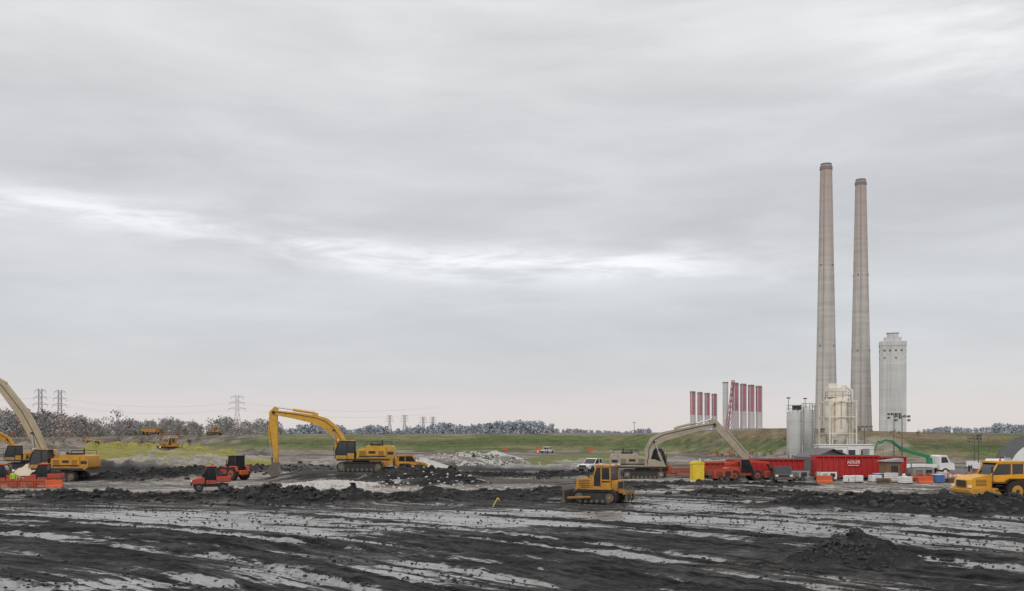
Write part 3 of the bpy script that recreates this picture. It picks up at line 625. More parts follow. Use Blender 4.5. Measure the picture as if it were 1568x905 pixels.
def pallet(kind):
    M=MB()
    for k in range(5): M.box((0,-.5+k*.25,.13),(1.2,.14,.03),WOOD)
    for k in(-.5,0,.5): M.box((k,0,.06),(.1,1.1,.1),WOOD)
    if kind==0:
        for k in range(4):
            for j in range(2): M.box((-.3+j*.6,0,.24+k*.17),(.56,.95,.15),WHT,(0,0,random.uniform(-.08,.08)))
    elif kind==1: M.box((0,0,.55),(1.1,1.0,.8),BLU); M.box((0,0,.97),(1.15,1.05,.04),WHT)
    elif kind==2:
        for k in range(4): M.box((0,0,.2+k*.13),(1.4,1.0,.08),WOOD,(0,0,random.uniform(-.1,.1)))
    else: M.box((0,0,.65),(1.1,1.0,.95),WHT); [M.box((0,0,.3+.2*i),(1.14,1.04,.03),STL) for i in range(5)]; M.tube((0,0,1.1),(0,0,1.2),.12,DRK)
    return M
for i in range(22):
    x=random.uniform(22,58);y=random.uniform(109,116) if x>30 else random.uniform(118,124); pallet(random.randrange(4)).build('pallet_stack',(x,y,gz(x,y)),random.uniform(-.6,.6),bevel=.03)
def heap(name,loc,rx,ry,h,mt,seed):
    n=40;vs=[];fs=[]
    for j in range(14):
        f=j/13
        for i in range(n):
            a=6.2832*i/n; k=1+.25*(float(fbm(np.array([math.cos(a)*2+5]),np.array([math.sin(a)*2+5]),seed,3)[0])-.5)*2
            z=h*(1-f)**1.2*(1+.25*(random.random()-.5)) if j else h
            vs.append((rx*f*k*math.cos(a),ry*f*k*math.sin(a),z-(.15 if j==13 else 0)))
    for j in range(13):
        for i in range(n): fs.append((j*n+i,j*n+(i+1)%n,(j+1)*n+(i+1)%n,(j+1)*n+i))
    M=MB();M.add(vs,fs,mt);return M.build(name,loc,0,bevel=0)
heap('sand_pile',(-60.5,131,gz(-60.5,131)+.2),3.6,3,2.0,SAND,3)
heap('gravel_pile',(-14,160,gz(-14,160)),5,4,1.6,RUB,4)
heap('gravel_pile',(-3,178,gz(-3,178)),5,4,1.3,RUB,5)
heap('gravel_pile',(52,110,gz(52,110)),3,2,.7,CLOD,6)
def fence(p0,p1,h,mt):
    p0=Vector(p0);p1=Vector(p1);d=p1-p0;n=max(2,int(d.length/2));M=MB()
    for i in range(n+1):
        p=p0+d*(i/n); z=gz(p.x,p.y); M.tube((p.x,p.y,z-.1),(p.x,p.y,z+h+.1),.035,STL,n=6)
    for i in range(n):
        a=p0+d*(i/n);c=p0+d*((i+1)/n);za=gz(a.x,a.y);zc=gz(c.x,c.y)
        for k in range(7):
            t=.1+k*(h-.1)/6; M.tube((a.x,a.y,za+t),(c.x,c.y,zc+t-.03),.03,mt,n=4)
        for k in range(14):
            q=a.lerp(c,(k+.5)/14); M.tube((q.x,q.y,za+.1),(q.x,q.y,za+h),.022,mt,n=4)
    return M
for p0,p1,h in(((43.2,111),(51.5,111.5),1.1),((55,122),(66,120),1.2),((15.8,131),(22.5,130),1.1),((-58,99),(-45,98.6),1.0)):
    fence(p0,p1,h,ORG).build('safety_fence',(0,0,0),0,bevel=0)
def barrier():
    M=MB(); M.prism([(-.3,0),(-.28,.25),(-.12,.4),(-.09,.95),(.09,.95),(.12,.4),(.28,.25),(.3,0)],-.95,.95,ORG); return M
for i,(x,y) in enumerate(((-52.6,100),(-45.0,100.5),(44.2,109.5),(34.0,111.5))): barrier().build('water_filled_barrier',(x,y,gz(x,y)),math.pi/2+.1*(i%3),sc=.9)
def drum():
    M=MB(); M.lathe([(.36,0),(.36,.1),(.3,.12),(.28,.45),(.27,.45),(.25,.95),(.2,1.0)],ORG,16); M.lathe([(.292,.3),(.288,.45)],WHT,16); M.lathe([(.272,.6),(.265,.75)],WHT,16); M.box((0,0,1.06),(.2,.05,.12),ORG); return M
drum().build('traffic_drum',(6.8,268,gz(6.8,268)),0,bevel=0,sc=1.1)
def sign(mt):
    M=MB(); M.tube((-.4,0,0),(-.4,0,1.2),.04,STL);M.tube((.4,0,0),(.4,0,1.2),.04,STL); M.box((0,-.05,1.0),(1.5,.03,.9),mt); return M
for x,y in((-1.9,285),(21.5,280),(7.2,288)): sign(ORG).build('warning_sign',(x,y,gz(x,y)),0,bevel=0,sc=.9)
# ------------------------------------------------------------------ silos
def silo(r,h,mt,legs,cage=True):
    M=MB(); c=legs
    M.lathe([(.3,c-.4),(r*.35,c),(r,c+1.8),(r,h-.5),(r*.96,h-.35),(r*.3,h)],mt,32)
    for z in np.arange(c+2.2,h-.6,1.8): M.lathe([(r+.02,z),(r+.02,z+.06)],mt,32)
    for i in range(4):
        a=math.pi/4+i*math.pi/2; x,y=r*.98*math.cos(a),r*.98*math.sin(a); M.tube((x,y,0),(x,y,c+2.6),.11,mt,n=8)
        x2,y2=r*.98*math.cos(a+math.pi/2),r*.98*math.sin(a+math.pi/2)
        M.tube((x,y,.3),(x2,y2,c+1.2),.05,mt,n=6); M.tube((x,y,c+1.2),(x2,y2,c+1.2),.07,mt,n=6)
    for sx in(-.2,.2): M.tube((sx+r*.6,-r*.85-.2,1),(sx+r*.6,-r*.85-.2,h+.6),.02,STL,n=5)
    for k in range(int(h/.45)): M.tube((-.2+r*.6,-r*.85-.2,1+k*.42),(.2+r*.6,-r*.85-.2,1+k*.42),.015,STL,n=4)
    n=12
    for k in range(n):
        a=2*math.pi*k/n;b_=2*math.pi*(k+1)/n
        M.tube((r*math.cos(a),r*math.sin(a),h-.5),(r*math.cos(a),r*math.sin(a),h+.6),.022,STL,n=4)
        for zz in(h+.1,h+.6): M.tube((r*math.cos(a),r*math.sin(a),zz),(r*math.cos(b_),r*math.sin(b_),zz),.022,STL,n=4)
    M.tube((r+.12,0,.8),(r+.12,0,h+.2),.06,mt,n=8); M.tube((r+.12,0,h+.2),(.3,0,h+.4),.06,mt,n=8)
    return M
M=silo(1.12,8.6,SIL,1.2); M.tube((-.9,0,8.5),(-.9,0,10.2),.04,STL); M.box((-.9,0,10.2),(.5,.2,.15),DRK); M.box((.2,0,8.85),(1,.8,.6),DRK)
M.build('cement_silo',(38.7,140,gz(38.7,140)),0,bevel=0)
M=silo(.9,9.0,SIL,1.2); M.tube((-.4,0,8.9),(-.4,0,10.3),.04,STL); M.box((-.4,0,10.3),(.5,.2,.15),DRK)
M.build('cement_silo',(41.9,145,gz(41.9,145)),0,bevel=0)
M=silo(1.7,10.4,CRM,3.4); M.box((-.6,0,10.9),(1.9,1.9,1.3),CRM); M.box((-.9,0,11.8),(1.2,1.2,.7),CRM); M.tube((.9,0,10.4),(.9,0,11.9),.35,CRM)
M.tube((2.0,0,1.5),(2.0,0,11.2),.2,CRM,n=10); M.tube((2.0,0,11.2),(.9,0,11.8),.18,CRM,n=10)
for sx in(-1.85,1.85):
    for sy in(-1.85,1.85): M.box((sx,sy,4.9),(.16,.16,9.8),CRM)
for z in(3.2,5.4,7.6,9.7):
    for sy in(-1.85,1.85): M.box((0,sy,z),(3.54,.1,.1),CRM)
    for sx in(-1.85,1.85): M.box((sx,0,z),(.1,3.54,.1),CRM)
M.box((0,0,3.0),(4.0,4.0,.12),STL); M.box((1.2,-1.0,4.6),(.9,.7,1.4),CRM)
RUST=mat('rust_streak',(.42,.25,.13),.8,.7,dcol=(.62,.57,.48),scale=1.5)
for x,w_,z0,z1 in((-1.0,.22,5.6,9.6),(-.2,.12,6,9.8),(.7,.2,6.9,9.5)): M.box((x,-math.sqrt(1.7**2-x*x)-.04,(z0+z1)/2),(w_,.03,z1-z0),RUST,(0,0,math.asin(x/1.7)))
M.build('batch_plant_silo',(44.2,139,gz(44.2,139)),.08,bevel=0)
M=MB(); M.prism([(-3,0),(-3,2.1),(0,3.3),(3,2.1),(3,0),(2.9,0),(2.9,2.0),(0,3.2),(-2.9,2.0),(-2.9,0)],-3,3,TARP); M.prism([(-2.9,0),(-2.9,2.0),(0,3.2),(2.9,2.0),(2.9,0)],-1,-.9,WHT); M.build('canopy_tent',(39.8,131,gz(39.8,131)+.5),.2,sc=.9)
# ------------------------------------------------------------------ light towers
def light_tower(h):
    M=MB(); M.box((0,0,.7),(2.0,1.1,.9),WHT); M.box((0,0,.25),(2.4,1.2,.1),DRK)
    for y in(-.6,.6): M.wheel((0,y,.3),.3,.18,STL)
    for sx in(-1,1): M.tube((sx*1.1,0,.3),(sx*1.6,0,0),.05,STL)
    M.tube((0,0,1.1),(0,0,h*.55),.08,STL); M.tube((0,0,h*.55),(0,0,h),.05,STL); M.tube((-.9,0,h),(.9,0,h),.04,STL)
    for x in(-.85,-.3,.3,.85):
        for z in(h-.02,h-.5) if abs(x)>.5 else (h,): M.box((x,-.12,z),(.34,.18,.26),DRK,(.3,0,0)); M.box((x,-.225,z-.03),(.28,.02,.18),GRY,(.3,0,0))
    return M
for x,y,h in((49.9,131,7.6),(51.1,137,8.0),(47.5,138,6.3),(66.5,146,5.1),(46.0,150,6.0),(70,155,4.6)): light_tower(h).build('light_tower',(x,y,gz(x,y)),random.uniform(-.9,.9),bevel=0)
# ------------------------------------------------------------------ arched building
M=MB(); R=5.2; n=20
arc=[(R*math.cos(math.pi*i/n),R*1.0*math.sin(math.pi*i/n)) for i in range(n+1)]
M.prism(arc,-.1,18,TARP)
for k in range(10):
    y=k*2; pts=[(p[0]*1.012,p[1]*1.012) for p in arc]; M.path([(p[0],y,p[1]) for p in pts],.08,TARP,n=5)
M.prism([(p[0]*.72+.6,p[1]*.8) for p in arc],-.16,-.12,WHT); M.box((.6,-.2,1.6),(3.4,.06,3.2),GRY)
for k in range(7): M.box((.6,-.24,.4+k*.45),(3.3,.03,.04),DRK)
M.build('arched_fabric_building',(71.0,139,gz(71,139)),-.47,bevel=0)
# ------------------------------------------------------------------ big stacks
def concrete(name,c1,c2,top=None,zt=300,bands=0.12,spec=.1):
    m,nt,b=nmat(name); N=nt.nodes;L=nt.links
    tc=N.new('ShaderNodeTexCoord'); sp=N.new('ShaderNodeSeparateXYZ'); L.new(tc.outputs['Object'],sp.inputs[0])
    mp=N.new('ShaderNodeMapping'); mp.inputs['Scale'].default_value=(.01,.01,bands); L.new(tc.outputs['Object'],mp.inputs[0])
    n1=N.new('ShaderNodeTexNoise'); n1.inputs['Scale'].default_value=1.0;n1.inputs['Detail'].default_value=5; n1.inputs['Roughness'].default_value=.75; L.new(mp.outputs[0],n1.inputs['Vector'])
    mp2=N.new('ShaderNodeMapping'); mp2.inputs['Scale'].default_value=(.3,.3,.012); L.new(tc.outputs['Object'],mp2.inputs[0])
    n2=N.new('ShaderNodeTexNoise'); n2.inputs['Scale'].default_value=1.0;n2.inputs['Detail'].default_value=5; L.new(mp2.outputs[0],n2.inputs['Vector'])
    ad=N.new('ShaderNodeMath'); ad.operation='ADD'; L.new(n1.outputs[0],ad.inputs[0]); L.new(n2.outputs[0],ad.inputs[1])
    mr=N.new('ShaderNodeMapRange'); mr.inputs[1].default_value=.78; mr.inputs[2].default_value=1.22; L.new(ad.outputs[0],mr.inputs[0])
    mx=N.new('ShaderNodeMixRGB'); mx.inputs[1].default_value=(*c1,1); mx.inputs[2].default_value=(*c2,1); L.new(mr.outputs[0],mx.inputs[0])
    out=mx.outputs[0]
    if top:
        m2=N.new('ShaderNodeMapRange'); m2.inputs[1].default_value=zt*.45; m2.inputs[2].default_value=zt; m2.inputs[4].default_value=.8; L.new(sp.outputs['Z'],m2.inputs[0])
        x2=N.new('ShaderNodeMixRGB'); L.new(m2.outputs[0],x2.inputs[0]); L.new(out,x2.inputs[1]); x2.inputs[2].default_value=(*top,1); out=x2.outputs[0]
    L.new(out,b.inputs['Base Color']); b.inputs['Roughness'].default_value=.9; b.inputs['Specular IOR Level'].default_value=spec
    return m
CON=concrete('chimney_concrete',(.54,.51,.49),(.37,.345,.33),(.36,.285,.26),305,.18)
CONB=concrete('block_concrete',(.60,.595,.60),(.43,.425,.43),None,100,.08)
HOLE=mat('dark_opening',(.16,.155,.16),.9,.1)
def chimney(h,rb,rt):
    M=MB(); prof=[]
    R_=lambda f: rb+(rt-rb)*f**.92
    for i in range(41): f=i/40; prof.append((R_(f),h*f))
    M.lathe(prof,CON,40)
    M.lathe([(rt+.5,h-5),(rt+.6,h-1.5),(rt+.3,h-1.5)],CAP,40); M.lathe([(rt-.2,h),(rt-.4,h+2.2),(rt-1.0,h+2.2),(rt-1.2,h)],HOLE,32)
    for z in np.arange(18,h-8,14.5): r_=R_(z/h); M.lathe([(r_+.10,z),(r_+.10,z+.5)],CON,40)
    for z in(h*.32,h*.62):
        r_=R_(z/h)
        for k in range(4): a=k*math.pi/2+.6; M.box(((r_+.1)*math.cos(a),(r_+.1)*math.sin(a),z+2.2),(1.2,1.2,1.6),HOLE)
    for i in range(30):
        z0=h*i/30;z1=h*(i+1)/30; ra=R_(i/30); r2=R_((i+1)/30)
        M.tube((-.6*ra,-.8*ra-.4,z0),(-.6*r2,-.8*r2-.4,z1),.22,CAP,n=5)
    return M
chimney(305,12.6,6.5).build('power_station_chimney',(357.7,1166,4),0,bevel=0)
chimney(306,13.2,6.4).build('power_station_chimney',(423,1242,4),.3,bevel=0)
M=MB(); w=29
M.box((0,0,51),(w,w,102),CONB)
M.box((0,0,104.6),(w*1.03,w*1.03,5.0),CONB); M.box((0,0,109.5),(w*.66,w*.66,5),CONB); M.box((0,0,114.5),(w*.42,w*.42,5.2),CONB); M.box((0,0,117.6),(w*.48,w*.48,.8),CONB)
for sx,sy,ax in((0,-1,0),(-1,0,1),(1,0,1),(0,1,0)):
    for k in(-.32,-.11,.11,.32):
        p=(k*w,sy*w/2,96.5) if ax==0 else (sx*w/2,k*w,96.5)
        M.box(p,(2.4,.6,2.2) if ax==0 else (.6,2.4,2.2),HOLE)
    for z,g in((88,.11),(88,-.32)):
        p=(g*w,sy*w/2,z) if ax==0 else (sx*w/2,g*w,z); M.box(p,(2.0,.6,1.8) if ax==0 else (.6,2.0,1.8),HOLE)
    for z in(80,52,28):
        p=(0,sy*w/2,z) if ax==0 else (sx*w/2,0,z); M.box(p,(w,.4,.6) if ax==0 else (.4,w,.6),CONB)
M.build('concrete_absorber_tower',(446,1200,4),-.32,bevel=0)
def turb(h,r,plain=False):
    M=MB()
    if plain: M.lathe([(r,0),(r,h)],CONB,20); M.lathe([(r+.3,h-1),(r+.3,h)],CAP,20); return M
    M.lathe([(r,0),(r,h*.45)],SWHT,20); M.lathe([(r+.02,h*.45),(r+.02,h-2.2)],SRED,20); M.lathe([(r+.2,h-2.2),(r+.25,h-.2),(r-.4,h)],CAP,20)
    for z in np.arange(6,h-4,7): M.lathe([(r+.15,z),(r+.15,z+.35)],SWHT if z<h*.45 else SRED,20)
    M.box((r*.75,-r*.72,h/2),(1.0,.8,h*.96),SWHT); M.box((-r*.8,-r*.66,h/2),(.7,.7,h*.96),SWHT)
    M.box((0,-r-.2,3),(r*2.4,1,6),CONB); return M
for i in range(4): turb(44+i*-.6,2.6).build('turbine_exhaust_stack',(187+i*8.6,1060+i*6,4),.3,bevel=0)
for i in range(4): turb(50.5-i*.8,2.9).build('turbine_exhaust_stack',(220.3+i*8.9,1010+i*5,4),.3,bevel=0)
turb(54,2.8,True).build('turbine_exhaust_stack',(223,1070,4),0,bevel=0)
# ------------------------------------------------------------------ lattice towers
def lattice(h,wb,wt,mt,arms=3,armw=8,r=.16,nseg=8):
    M=MB(); ww=lambda f: (wb+(wt-wb)*min(1,f/.62))/2
    for i in range(nseg):
        f0,f1=i/nseg,(i+1)/nseg; a=ww(f0);b_=ww(f1)
        c0=[(-a,-a),(a,-a),(a,a),(-a,a)];c1=[(-b_,-b_),(b_,-b_),(b_,b_),(-b_,b_)]
        for k in range(4):
            k2=(k+1)%4
            M.tube((*c0[k],h*f0),(*c1[k],h*f1),r*1.2,mt,n=4); M.tube((*c0[k],h*f0),(*c1[k2],h*f1),r*.7,mt,n=4); M.tube((*c0[k2],h*f0),(*c1[k],h*f1),r*.7,mt,n=4); M.tube((*c1[k],h*f1),(*c1[k2],h*f1),r*.7,mt,n=4)
    for j in range(arms):
        z=h*(.66+.15*j); l=armw*(1-.12*j)
        for sx in(-1,1):
            for y in(-wt/2,wt/2): M.tube((sx*wt/2,y,z),(sx*l,0,z+.3),r,mt,n=4); M.tube((sx*wt/2,y,z+h*.05),(sx*l,0,z+.3),r*.8,mt,n=4)
            M.tube((sx*l,0,z+.3),(sx*l,0,z-2),r*.9,mt,n=4)
    return M
for tx,y,h,w in((-214.6,800,30,8),(-334,725,32,6),(-329,745,32,6),(-184.0,1540,27,7),(-160,1525,27,7),(-130,1500,24,7),(-116,1500,24,7)):
    lattice(h,w,2.2,LAT,3,w*.8,r=.16 if y<1000 else .24).build('transmission_tower',(tx,y,4),.25,bevel=0)
REDL=mat('lattice_red',(.36,.15,.18),.7,.1); lattice(52,5,2,REDL,0,0,r=.26,nseg=9).build('lattice_crane_mast',(207.5,985,4),.5,bevel=0,ry=.13)
M=MB()
for a,c in(((-214.6,800,32),(-331,735,34)),((-214.6,800,32),(-60,860,30)),((-331,735,34),(-520,640,34))):
    for off in((-5,0,-8),(5,0,-8),(-4,0,-3),(4,0,-3)):
        pts=[]
        for i in range(17):
            f=i/16; p=Vector(a).lerp(Vector(c),f)+Vector(off); p.z-=9*4*f*(1-f)*.6; pts.append(p)
        M.path(pts,.035,LAT,n=4)
M.build('power_lines',(0,0,0),0,bevel=0)
def pole():
    M=MB(); M.tube((0,0,0),(0,0,4.5),.11,WOOD,r1=.08,n=8); M.box((0,0,4.1),(1.4,.1,.12),WOOD)
    for x in(-.6,0,.6): M.tube((x,0,4.15),(x,0,4.4),.05,GRY,n=6)
    return M
for x,y in((43,360),(-88,370)): pole().build('utility_pole',(x,y,gz(x,y)-.2),.2,bevel=0)
# ------------------------------------------------------------------ trees
m,nt,b=nmat('tree_foliage'); a_=nt.nodes.new('ShaderNodeAttribute'); a_.attribute_name='Col'; nt.links.new(a_.outputs['Color'],b.inputs['Base Color']); b.inputs['Roughness'].default_value=.95; b.inputs['Specular IOR Level'].default_value=.05; TREE=m
def tree_mass(name,trees,nleaf,haze,hcol,ls=.05,bare=.3):
    V=[];F=[];C_=[]; o=0
    A=np.array([(t[0],t[1]) for t in trees],float); ZZ=full_h(A[:,0],A[:,1])[0]-.3
    for ti,(x,y,h,colr) in enumerate(trees):
        z0=float(ZZ[ti])
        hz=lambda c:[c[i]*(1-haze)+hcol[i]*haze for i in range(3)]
        isb=random.random()<bare
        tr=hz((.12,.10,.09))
        def limb(p,q,r0,r1):
            nonlocal o
            d=(q-p).normalized();aa=d.orthogonal().normalized();bb=d.cross(aa)
            for P_,R_ in((p,r0),(q,r1)):
                for k in range(4): t=k*math.pi/2; V.append(tuple(P_+(aa*math.cos(t)+bb*math.sin(t))*R_)); C_.append((*tr,1))
            for k in range(4): F.append((o+k,o+(k+1)%4,o+4+(k+1)%4,o+4+k))
            o+=8
        B0=Vector((x,y,z0)); top=B0+Vector((random.uniform(-.05,.05)*h,0,h*.85)); limb(B0,top,h*.018,h*.004)
        W=h*random.uniform(.24,.38); lobes=[]
        for k in range(11 if isb else 7):
            f=random.uniform(.25,.85); p=B0.lerp(top,f); a=random.random()*6.28; l=W*(1.15-f*.7)
            q=p+Vector((math.cos(a)*l,math.sin(a)*l,h*random.uniform(.1,.25))); limb(p,q,h*.008,h*.002); lobes.append((q,W*random.uniform(.35,.6)))
            if isb:
                for j in range(4): limb(p.lerp(q,.3+.18*j),q+Vector((random.uniform(-1,1),random.uniform(-1,1),random.uniform(.2,1.4)))*h*.09,h*.004,h*.001)
        lobes.append((top,W*.5)); lobes.append((B0.lerp(top,.4),W*.7)); lobes.append((B0.lerp(top,.15),W*.9)); lobes.append((B0.lerp(top,.1),W*.9)); lobes.append((B0.lerp(top,.25),W*.9))
        n=int(nleaf*(.4 if isb else 1))
        for k in range(n):
            c,rr_=random.choice(lobes); d=Vector((random.gauss(0,1),random.gauss(0,1),random.gauss(0,1))).normalized()*rr_*random.random()**.4
            p=c+d; s_=h*ls*random.uniform(.5,1.3); u=Vector((random.gauss(0,1),random.gauss(0,1),random.gauss(0,1))).normalized(); v=u.orthogonal().normalized()
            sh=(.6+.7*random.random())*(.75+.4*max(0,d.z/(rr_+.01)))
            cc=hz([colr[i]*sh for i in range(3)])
            for (i1,i2) in((-1,-.6),(1,-.5),(.7,1),(-.8,.7)): V.append(tuple(p+u*s_*i1+v*s_*i2)); C_.append((*cc,1))
            F.append((o,o+1,o+2,o+3)); o+=4
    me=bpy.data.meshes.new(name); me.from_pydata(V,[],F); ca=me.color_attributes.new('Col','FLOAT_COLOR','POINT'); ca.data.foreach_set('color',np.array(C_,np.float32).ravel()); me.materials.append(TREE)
    ob=bpy.data.objects.new(name,me); scene.collection.objects.link(ob)
cols=[(.20,.165,.13),(.17,.155,.13),(.48,.18,.08),(.40,.17,.09),(.15,.16,.10),(.20,.18,.15),(.28,.20,.12),(.18,.16,.14)]
T=[]
for i in range(420):
    y=random.uniform(540,720); x=random.uniform(-.62,-.225)*y
    u=x/y
    h=8+5*float(vn(np.array([u*38+40]),np.array([3.]),7)[0])+random.uniform(-2.5,2.5)
    if u<-.44: h+=3
    if u>-.27: h*=.8
    T.append((x,y,h,random.choice(cols)))
T+=[(-.385*600,600,17,(.2,.18,.16)),(-.44*600,600,17,(.19,.17,.15)),(-.455*590,590,16.5,(.19,.17,.15)),(-.47*600,600,16,(.23,.18,.15))]
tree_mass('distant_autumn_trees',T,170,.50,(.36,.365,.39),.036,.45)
T=[]
for i in range(480):
    y=random.uniform(1300,1650); x=random.uniform(-.24,.135)*y; u=x/y
    h=6+10*float(vn(np.array([u*45+40]),np.array([9.]),3)[0])+random.uniform(-2,2)
    if u>.04: h*=.5
    if -.06<u<.03: h+=3
    T.append((x,y,h,(.10,.11,.09)))
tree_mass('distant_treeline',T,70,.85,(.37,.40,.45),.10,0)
T=[]
for i in range(240):
    y=random.uniform(1300,1600); x=random.uniform(.40,.62)*y; u=x/y
    T.append((x,y,6+6*float(vn(np.array([u*40+4]),np.array([2.]),5)[0])+ (3 if u>.47 else 0),(.10,.11,.09)))
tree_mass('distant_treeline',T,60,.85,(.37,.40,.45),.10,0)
T=[]
for i in range(90):
    y=random.uniform(300,420); T.append((random.uniform(-.55,-.30)*y,y,random.uniform(1.2,3.5),random.choice(cols)))
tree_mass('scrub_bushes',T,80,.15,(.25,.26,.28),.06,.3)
T=[]
for i in range(80):
    x=random.uniform(46,92); T.append((x,float(random.uniform(225,250)),random.uniform(.5,1.5),random.choice(cols)))
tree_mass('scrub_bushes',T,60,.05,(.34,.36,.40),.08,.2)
# ------------------------------------------------------------------ worker
def worker(loc,rz):
    bpts={'pelvis':(0,0,.95),'spine':(0,0,1.15),'chest':(0,.01,1.38),'neck':(0,.01,1.52),'head':(0,0,1.64),'crown':(0,0,1.76),
     'lsh':(-.2,.0,1.43),'lel':(-.27,.03,1.15),'lwr':(-.25,-.14,.95),'rsh':(.2,.0,1.43),'rel':(.28,.05,1.16),'rwr':(.29,-.04,.90),
     'lhip':(-.1,0,.9),'lkn':(-.12,-.03,.5),'lan':(-.13,.03,.09),'lto':(-.14,-.16,.04),'rhip':(.1,0,.9),'rkn':(.13,.0,.5),'ran':(.15,.06,.09),'rto':(.17,-.12,.04)}
    rad={'pelvis':.15,'spine':.14,'chest':.17,'neck':.065,'head':.095,'crown':.085,'lsh':.08,'rsh':.08,'lel':.055,'rel':.055,'lwr':.035,'rwr':.035,'lhip':.1,'rhip':.1,'lkn':.075,'rkn':.075,'lan':.055,'ran':.055,'lto':.045,'rto':.045}
    ed=[('pelvis','spine'),('spine','chest'),('chest','neck'),('neck','head'),('head','crown'),('chest','lsh'),('lsh','lel'),('lel','lwr'),('chest','rsh'),('rsh','rel'),('rel','rwr'),('pelvis','lhip'),('lhip','lkn'),('lkn','lan'),('lan','lto'),('pelvis','rhip'),('rhip','rkn'),('rkn','ran'),('ran','rto')]
    for sd,wr in((-1,'lwr'),(1,'rwr')):
        w_=Vector(bpts[wr]); palm=w_+Vector((0,-.02,-.06)); bpts[wr+'p']=tuple(palm); rad[wr+'p']=.03; ed.append((wr,wr+'p'))
        for k,(dy,l) in enumerate(((-.03,.07),(-.01,.08),(.012,.075),(.033,.06))):
            n1=wr+'f%d'%k; n2=n1+'t'; bpts[n1]=tuple(palm+Vector((0,dy,-.05)));bpts[n2]=tuple(palm+Vector((-sd*.02,dy,-.05-l*.6))); rad[n1]=.009;rad[n2]=.008; ed+=[(wr+'p',n1),(n1,n2)]
        bpts[wr+'th']=tuple(palm+Vector((-sd*.03,-.045,-.02))); rad[wr+'th']=.01; ed.append((wr+'p',wr+'th'))
    ks=list(bpts); me=bpy.data.meshes.new('body'); me.from_pydata([bpts[k] for k in ks],[(ks.index(a),ks.index(c)) for a,c in ed],[])
    root=bpy.data.objects.new('construction_worker',None); scene.collection.objects.link(root)
    ob=bpy.data.objects.new('body',me); scene.collection.objects.link(ob)
    md=ob.modifiers.new('skin','SKIN'); 
    for i,k in enumerate(ks):
        me.skin_vertices[0].data[i].radius=(rad[k],rad[k]*.85 if k in('chest','spine','pelvis') else rad[k]); me.skin_vertices[0].data[i].use_root=(k=='pelvis')
    sb=ob.modifiers.new('sub','SUBSURF'); sb.levels=2; sb.render_levels=2
    dg=bpy.context.evaluated_depsgraph_get(); dg.update(); nm=bpy.data.meshes.new_from_object(ob.evaluated_get(dg)); ob.modifiers.clear(); ob.data=nm
    HV=mat('hi_vis_vest',(.40,.62,.06),.7,.2); NV=mat('work_trousers',(.04,.05,.08),.9,.3); SK=mat('skin',(.45,.26,.18),.6,.05); BT=mat('work_boots',(.05,.035,.025),.8,.3)
    nm.materials.clear()
    for m_ in(HV,NV,SK,BT): nm.materials.append(m_)
    for p in nm.polygons:
        z=p.center.z; x=abs(p.center.x); p.use_smooth=True
        p.material_index=3 if z<.16 else (2 if (x>.21 and z<.97) or z>1.5 else (1 if z<.96 else 0))
    ob.parent=root
    M=MB(); M.lathe([(.155,1.70),(.15,1.715),(.118,1.72),(.115,1.78),(.085,1.84),(.03,1.865)],WHT,20); h_=M.build('hard_hat',(0,0,0),0,bevel=0); h_.parent=root
    M=MB(); M.box((0,-.105,1.635),(.03,.04,.05),SK); M.box((-.035,-.09,1.66),(.025,.02,.012),DRK); M.box((.035,-.09,1.66),(.025,.02,.012),DRK); M.box((0,-.093,1.59),(.05,.015,.012),RED)
    for sx in(-1,1): M.box((sx*.095,0,1.65),(.02,.04,.06),SK)
    h_=M.build('face',(0,0,0),0,bevel=.005); h_.parent=root
    root.location=loc; root.rotation_euler=(0,0,rz)
worker((-48.6,99.8,gz(-48.6,99.8)+.02),.4)
M=MB(); M.box((0,0,.35),(.06,.04,.8),LYL); M.box((.1,0,.68),(.2,.01,.1),LYL); M.build('survey_stake',(-1.4,76,gz(-1.4,76)),.3,bevel=0,rx=0,ry=.5)
# ------------------------------------------------------------------ camera
cam=bpy.data.cameras.new('camera'); co_=bpy.data.objects.new('camera',cam); scene.collection.objects.link(co_)
co_.location=(0,0,H); co_.rotation_euler=(math.pi/2,0,0); cam.lens=36; cam.sensor_width=36; cam.shift_y=0.1336; cam.clip_end=20000; cam.clip_start=.1
scene.camera=co_
# ------------------------------------------------------------------ light
sun=bpy.data.lights.new('sun','SUN'); sun.energy=1.25; sun.angle=math.radians(18); sun.color=(1,.96,.9)
so=bpy.data.objects.new('sun',sun); scene.collection.objects.link(so)
el,az=math.radians(42),math.radians(205)
d=Vector((math.sin(az)*math.cos(el),math.cos(az)*math.cos(el),math.sin(el))); so.rotation_euler=d.to_track_quat('Z','Y').to_euler()
w=bpy.data.worlds.new('World'); scene.world=w; w.use_nodes=True; nt=w.node_tree; N=nt.nodes;L=nt.links; bg=N['Background']; out=N['World Output']
sky=N.new('ShaderNodeTexSky'); sky.sky_type='NISHITA'; sky.sun_disc=False; sky.sun_elevation=el; sky.sun_rotation=az
L.new(sky.outputs[0],bg.inputs[0]); bg.inputs[1].default_value=.008
tc=N.new('ShaderNodeTexCoord'); sp=N.new('ShaderNodeSeparateXYZ'); L.new(tc.outputs['Generated'],sp.inputs[0])
zc=math_('MAXIMUM',sp.outputs['Z'],0.0)
def mapped(sc,rot,loc=(0,0,0)):
    mp=N.new('ShaderNodeMapping'); mp.inputs['Scale'].default_value=sc; mp.inputs['Rotation'].default_value=rot; mp.inputs['Location'].default_value=loc; L.new(tc.outputs['Generated'],mp.inputs[0]); return mp.outputs[0]
c1=noise_(mapped((1,1,3.0),(0,0,0)),2.2,6,.5,.3)
c2=noise_(mapped((1,1,5.0),(0,.06,0),(3,1,0)),4.0,6,.54,.4)
c3=noise_(mapped((1,1,6),(0,-.05,0),(7,2,1)),9,7,.60,.5)
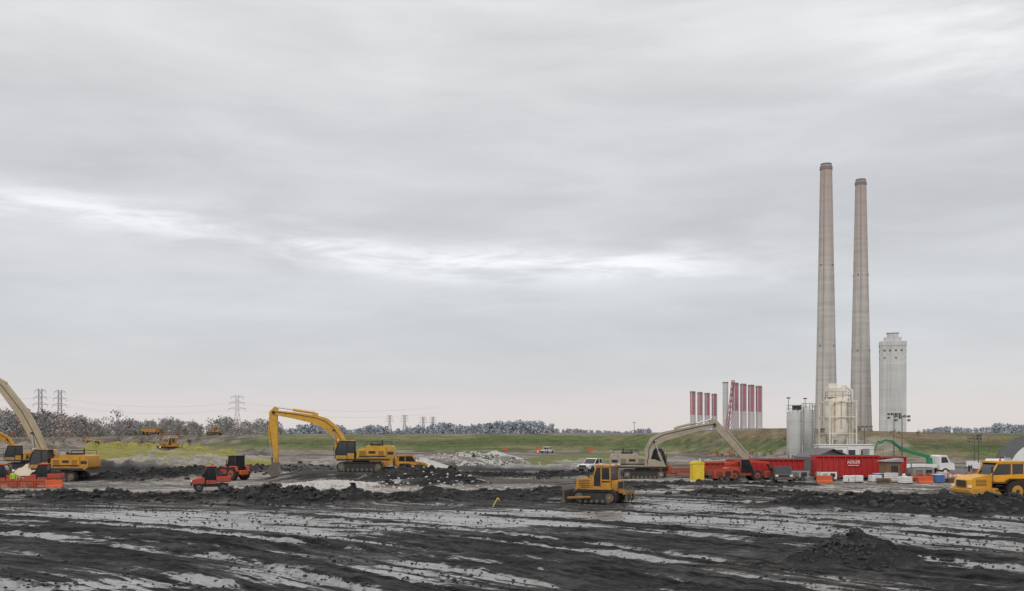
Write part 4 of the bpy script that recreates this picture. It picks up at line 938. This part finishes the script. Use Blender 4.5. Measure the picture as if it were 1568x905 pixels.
rp=N.new('ShaderNodeValToRGB'); L.new(zc,rp.inputs[0]); R_=rp.color_ramp
R_.elements[0].position=0; R_.elements[0].color=(.70,.65,.635,1)
R_.elements[1].position=1; R_.elements[1].color=(.84,.84,.83,1)
for p,c in((.022,(.69,.65,.645,1)),(.05,(.63,.625,.64,1)),(.10,(.59,.605,.625,1)),(.16,(.61,.615,.625,1)),(.22,(.58,.585,.605,1)),(.29,(.645,.645,.655,1)),(.37,(.73,.73,.73,1)),(.44,(.77,.77,.76,1))):
    e=R_.elements.new(p); e.color=c
cl=math_('ADD',math_('MULTIPLY',math_('SUBTRACT',c1,.5),.50),math_('ADD',math_('MULTIPLY',math_('SUBTRACT',c2,.5),.42),math_('MULTIPLY',math_('SUBTRACT',c3,.5),.12)))
mod=math_('ADD',math_('MULTIPLY',cl,mr_(zc,.0,.14,.12,1)),1.0)
ta=math_('DIVIDE',sp.outputs['X'],math_('MAXIMUM',sp.outputs['Y'],.2)); te=math_('DIVIDE',zc,math_('MAXIMUM',sp.outputs['Y'],.2))
left=math_('MAXIMUM',math_('MULTIPLY',math_('ADD',ta,.05),-1.0),0.0)
cen=math_('ADD',.164,math_('MULTIPLY',math_('POWER',left,1.2),.17))
cen=math_('ADD',cen,math_('MULTIPLY',math_('SUBTRACT',c1,.5),.06))
dd=math_('ABSOLUTE',math_('SUBTRACT',te,cen))
band=math_('ADD',math_('MULTIPLY',mr_(dd,0,.030,1,0),math_('ADD',.10,mr_(c3,.40,.62,0,.85))),math_('MULTIPLY',mr_(dd,0,.07,1,0),.30))
sidem=math_('MULTIPLY',mr_(ta,.10,.36,1,0),mr_(c2,.36,.55,.35,1))
mod=math_('ADD',mod,math_('MULTIPLY',math_('MULTIPLY',band,sidem),.40))
rt=math_('MULTIPLY',mr_(ta,.25,.5,0,1),mr_(te,.26,.36,0,1)); mod=math_('ADD',mod,math_('MULTIPLY',math_('MULTIPLY',rt,mr_(c2,.4,.65,0,1)),.28))
vm=N.new('ShaderNodeVectorMath'); vm.operation='SCALE'; L.new(rp.outputs[0],vm.inputs[0]); L.new(mod,vm.inputs['Scale'])
bg2=N.new('ShaderNodeBackground'); L.new(vm.outputs[0],bg2.inputs[0]); bg2.inputs[1].default_value=.98
ads=N.new('ShaderNodeAddShader'); L.new(bg.outputs[0],ads.inputs[0]); L.new(bg2.outputs[0],ads.inputs[1]); L.new(ads.outputs[0],out.inputs[0])
scene.view_settings.view_transform='Standard'; scene.view_settings.look='None'; scene.view_settings.exposure=0
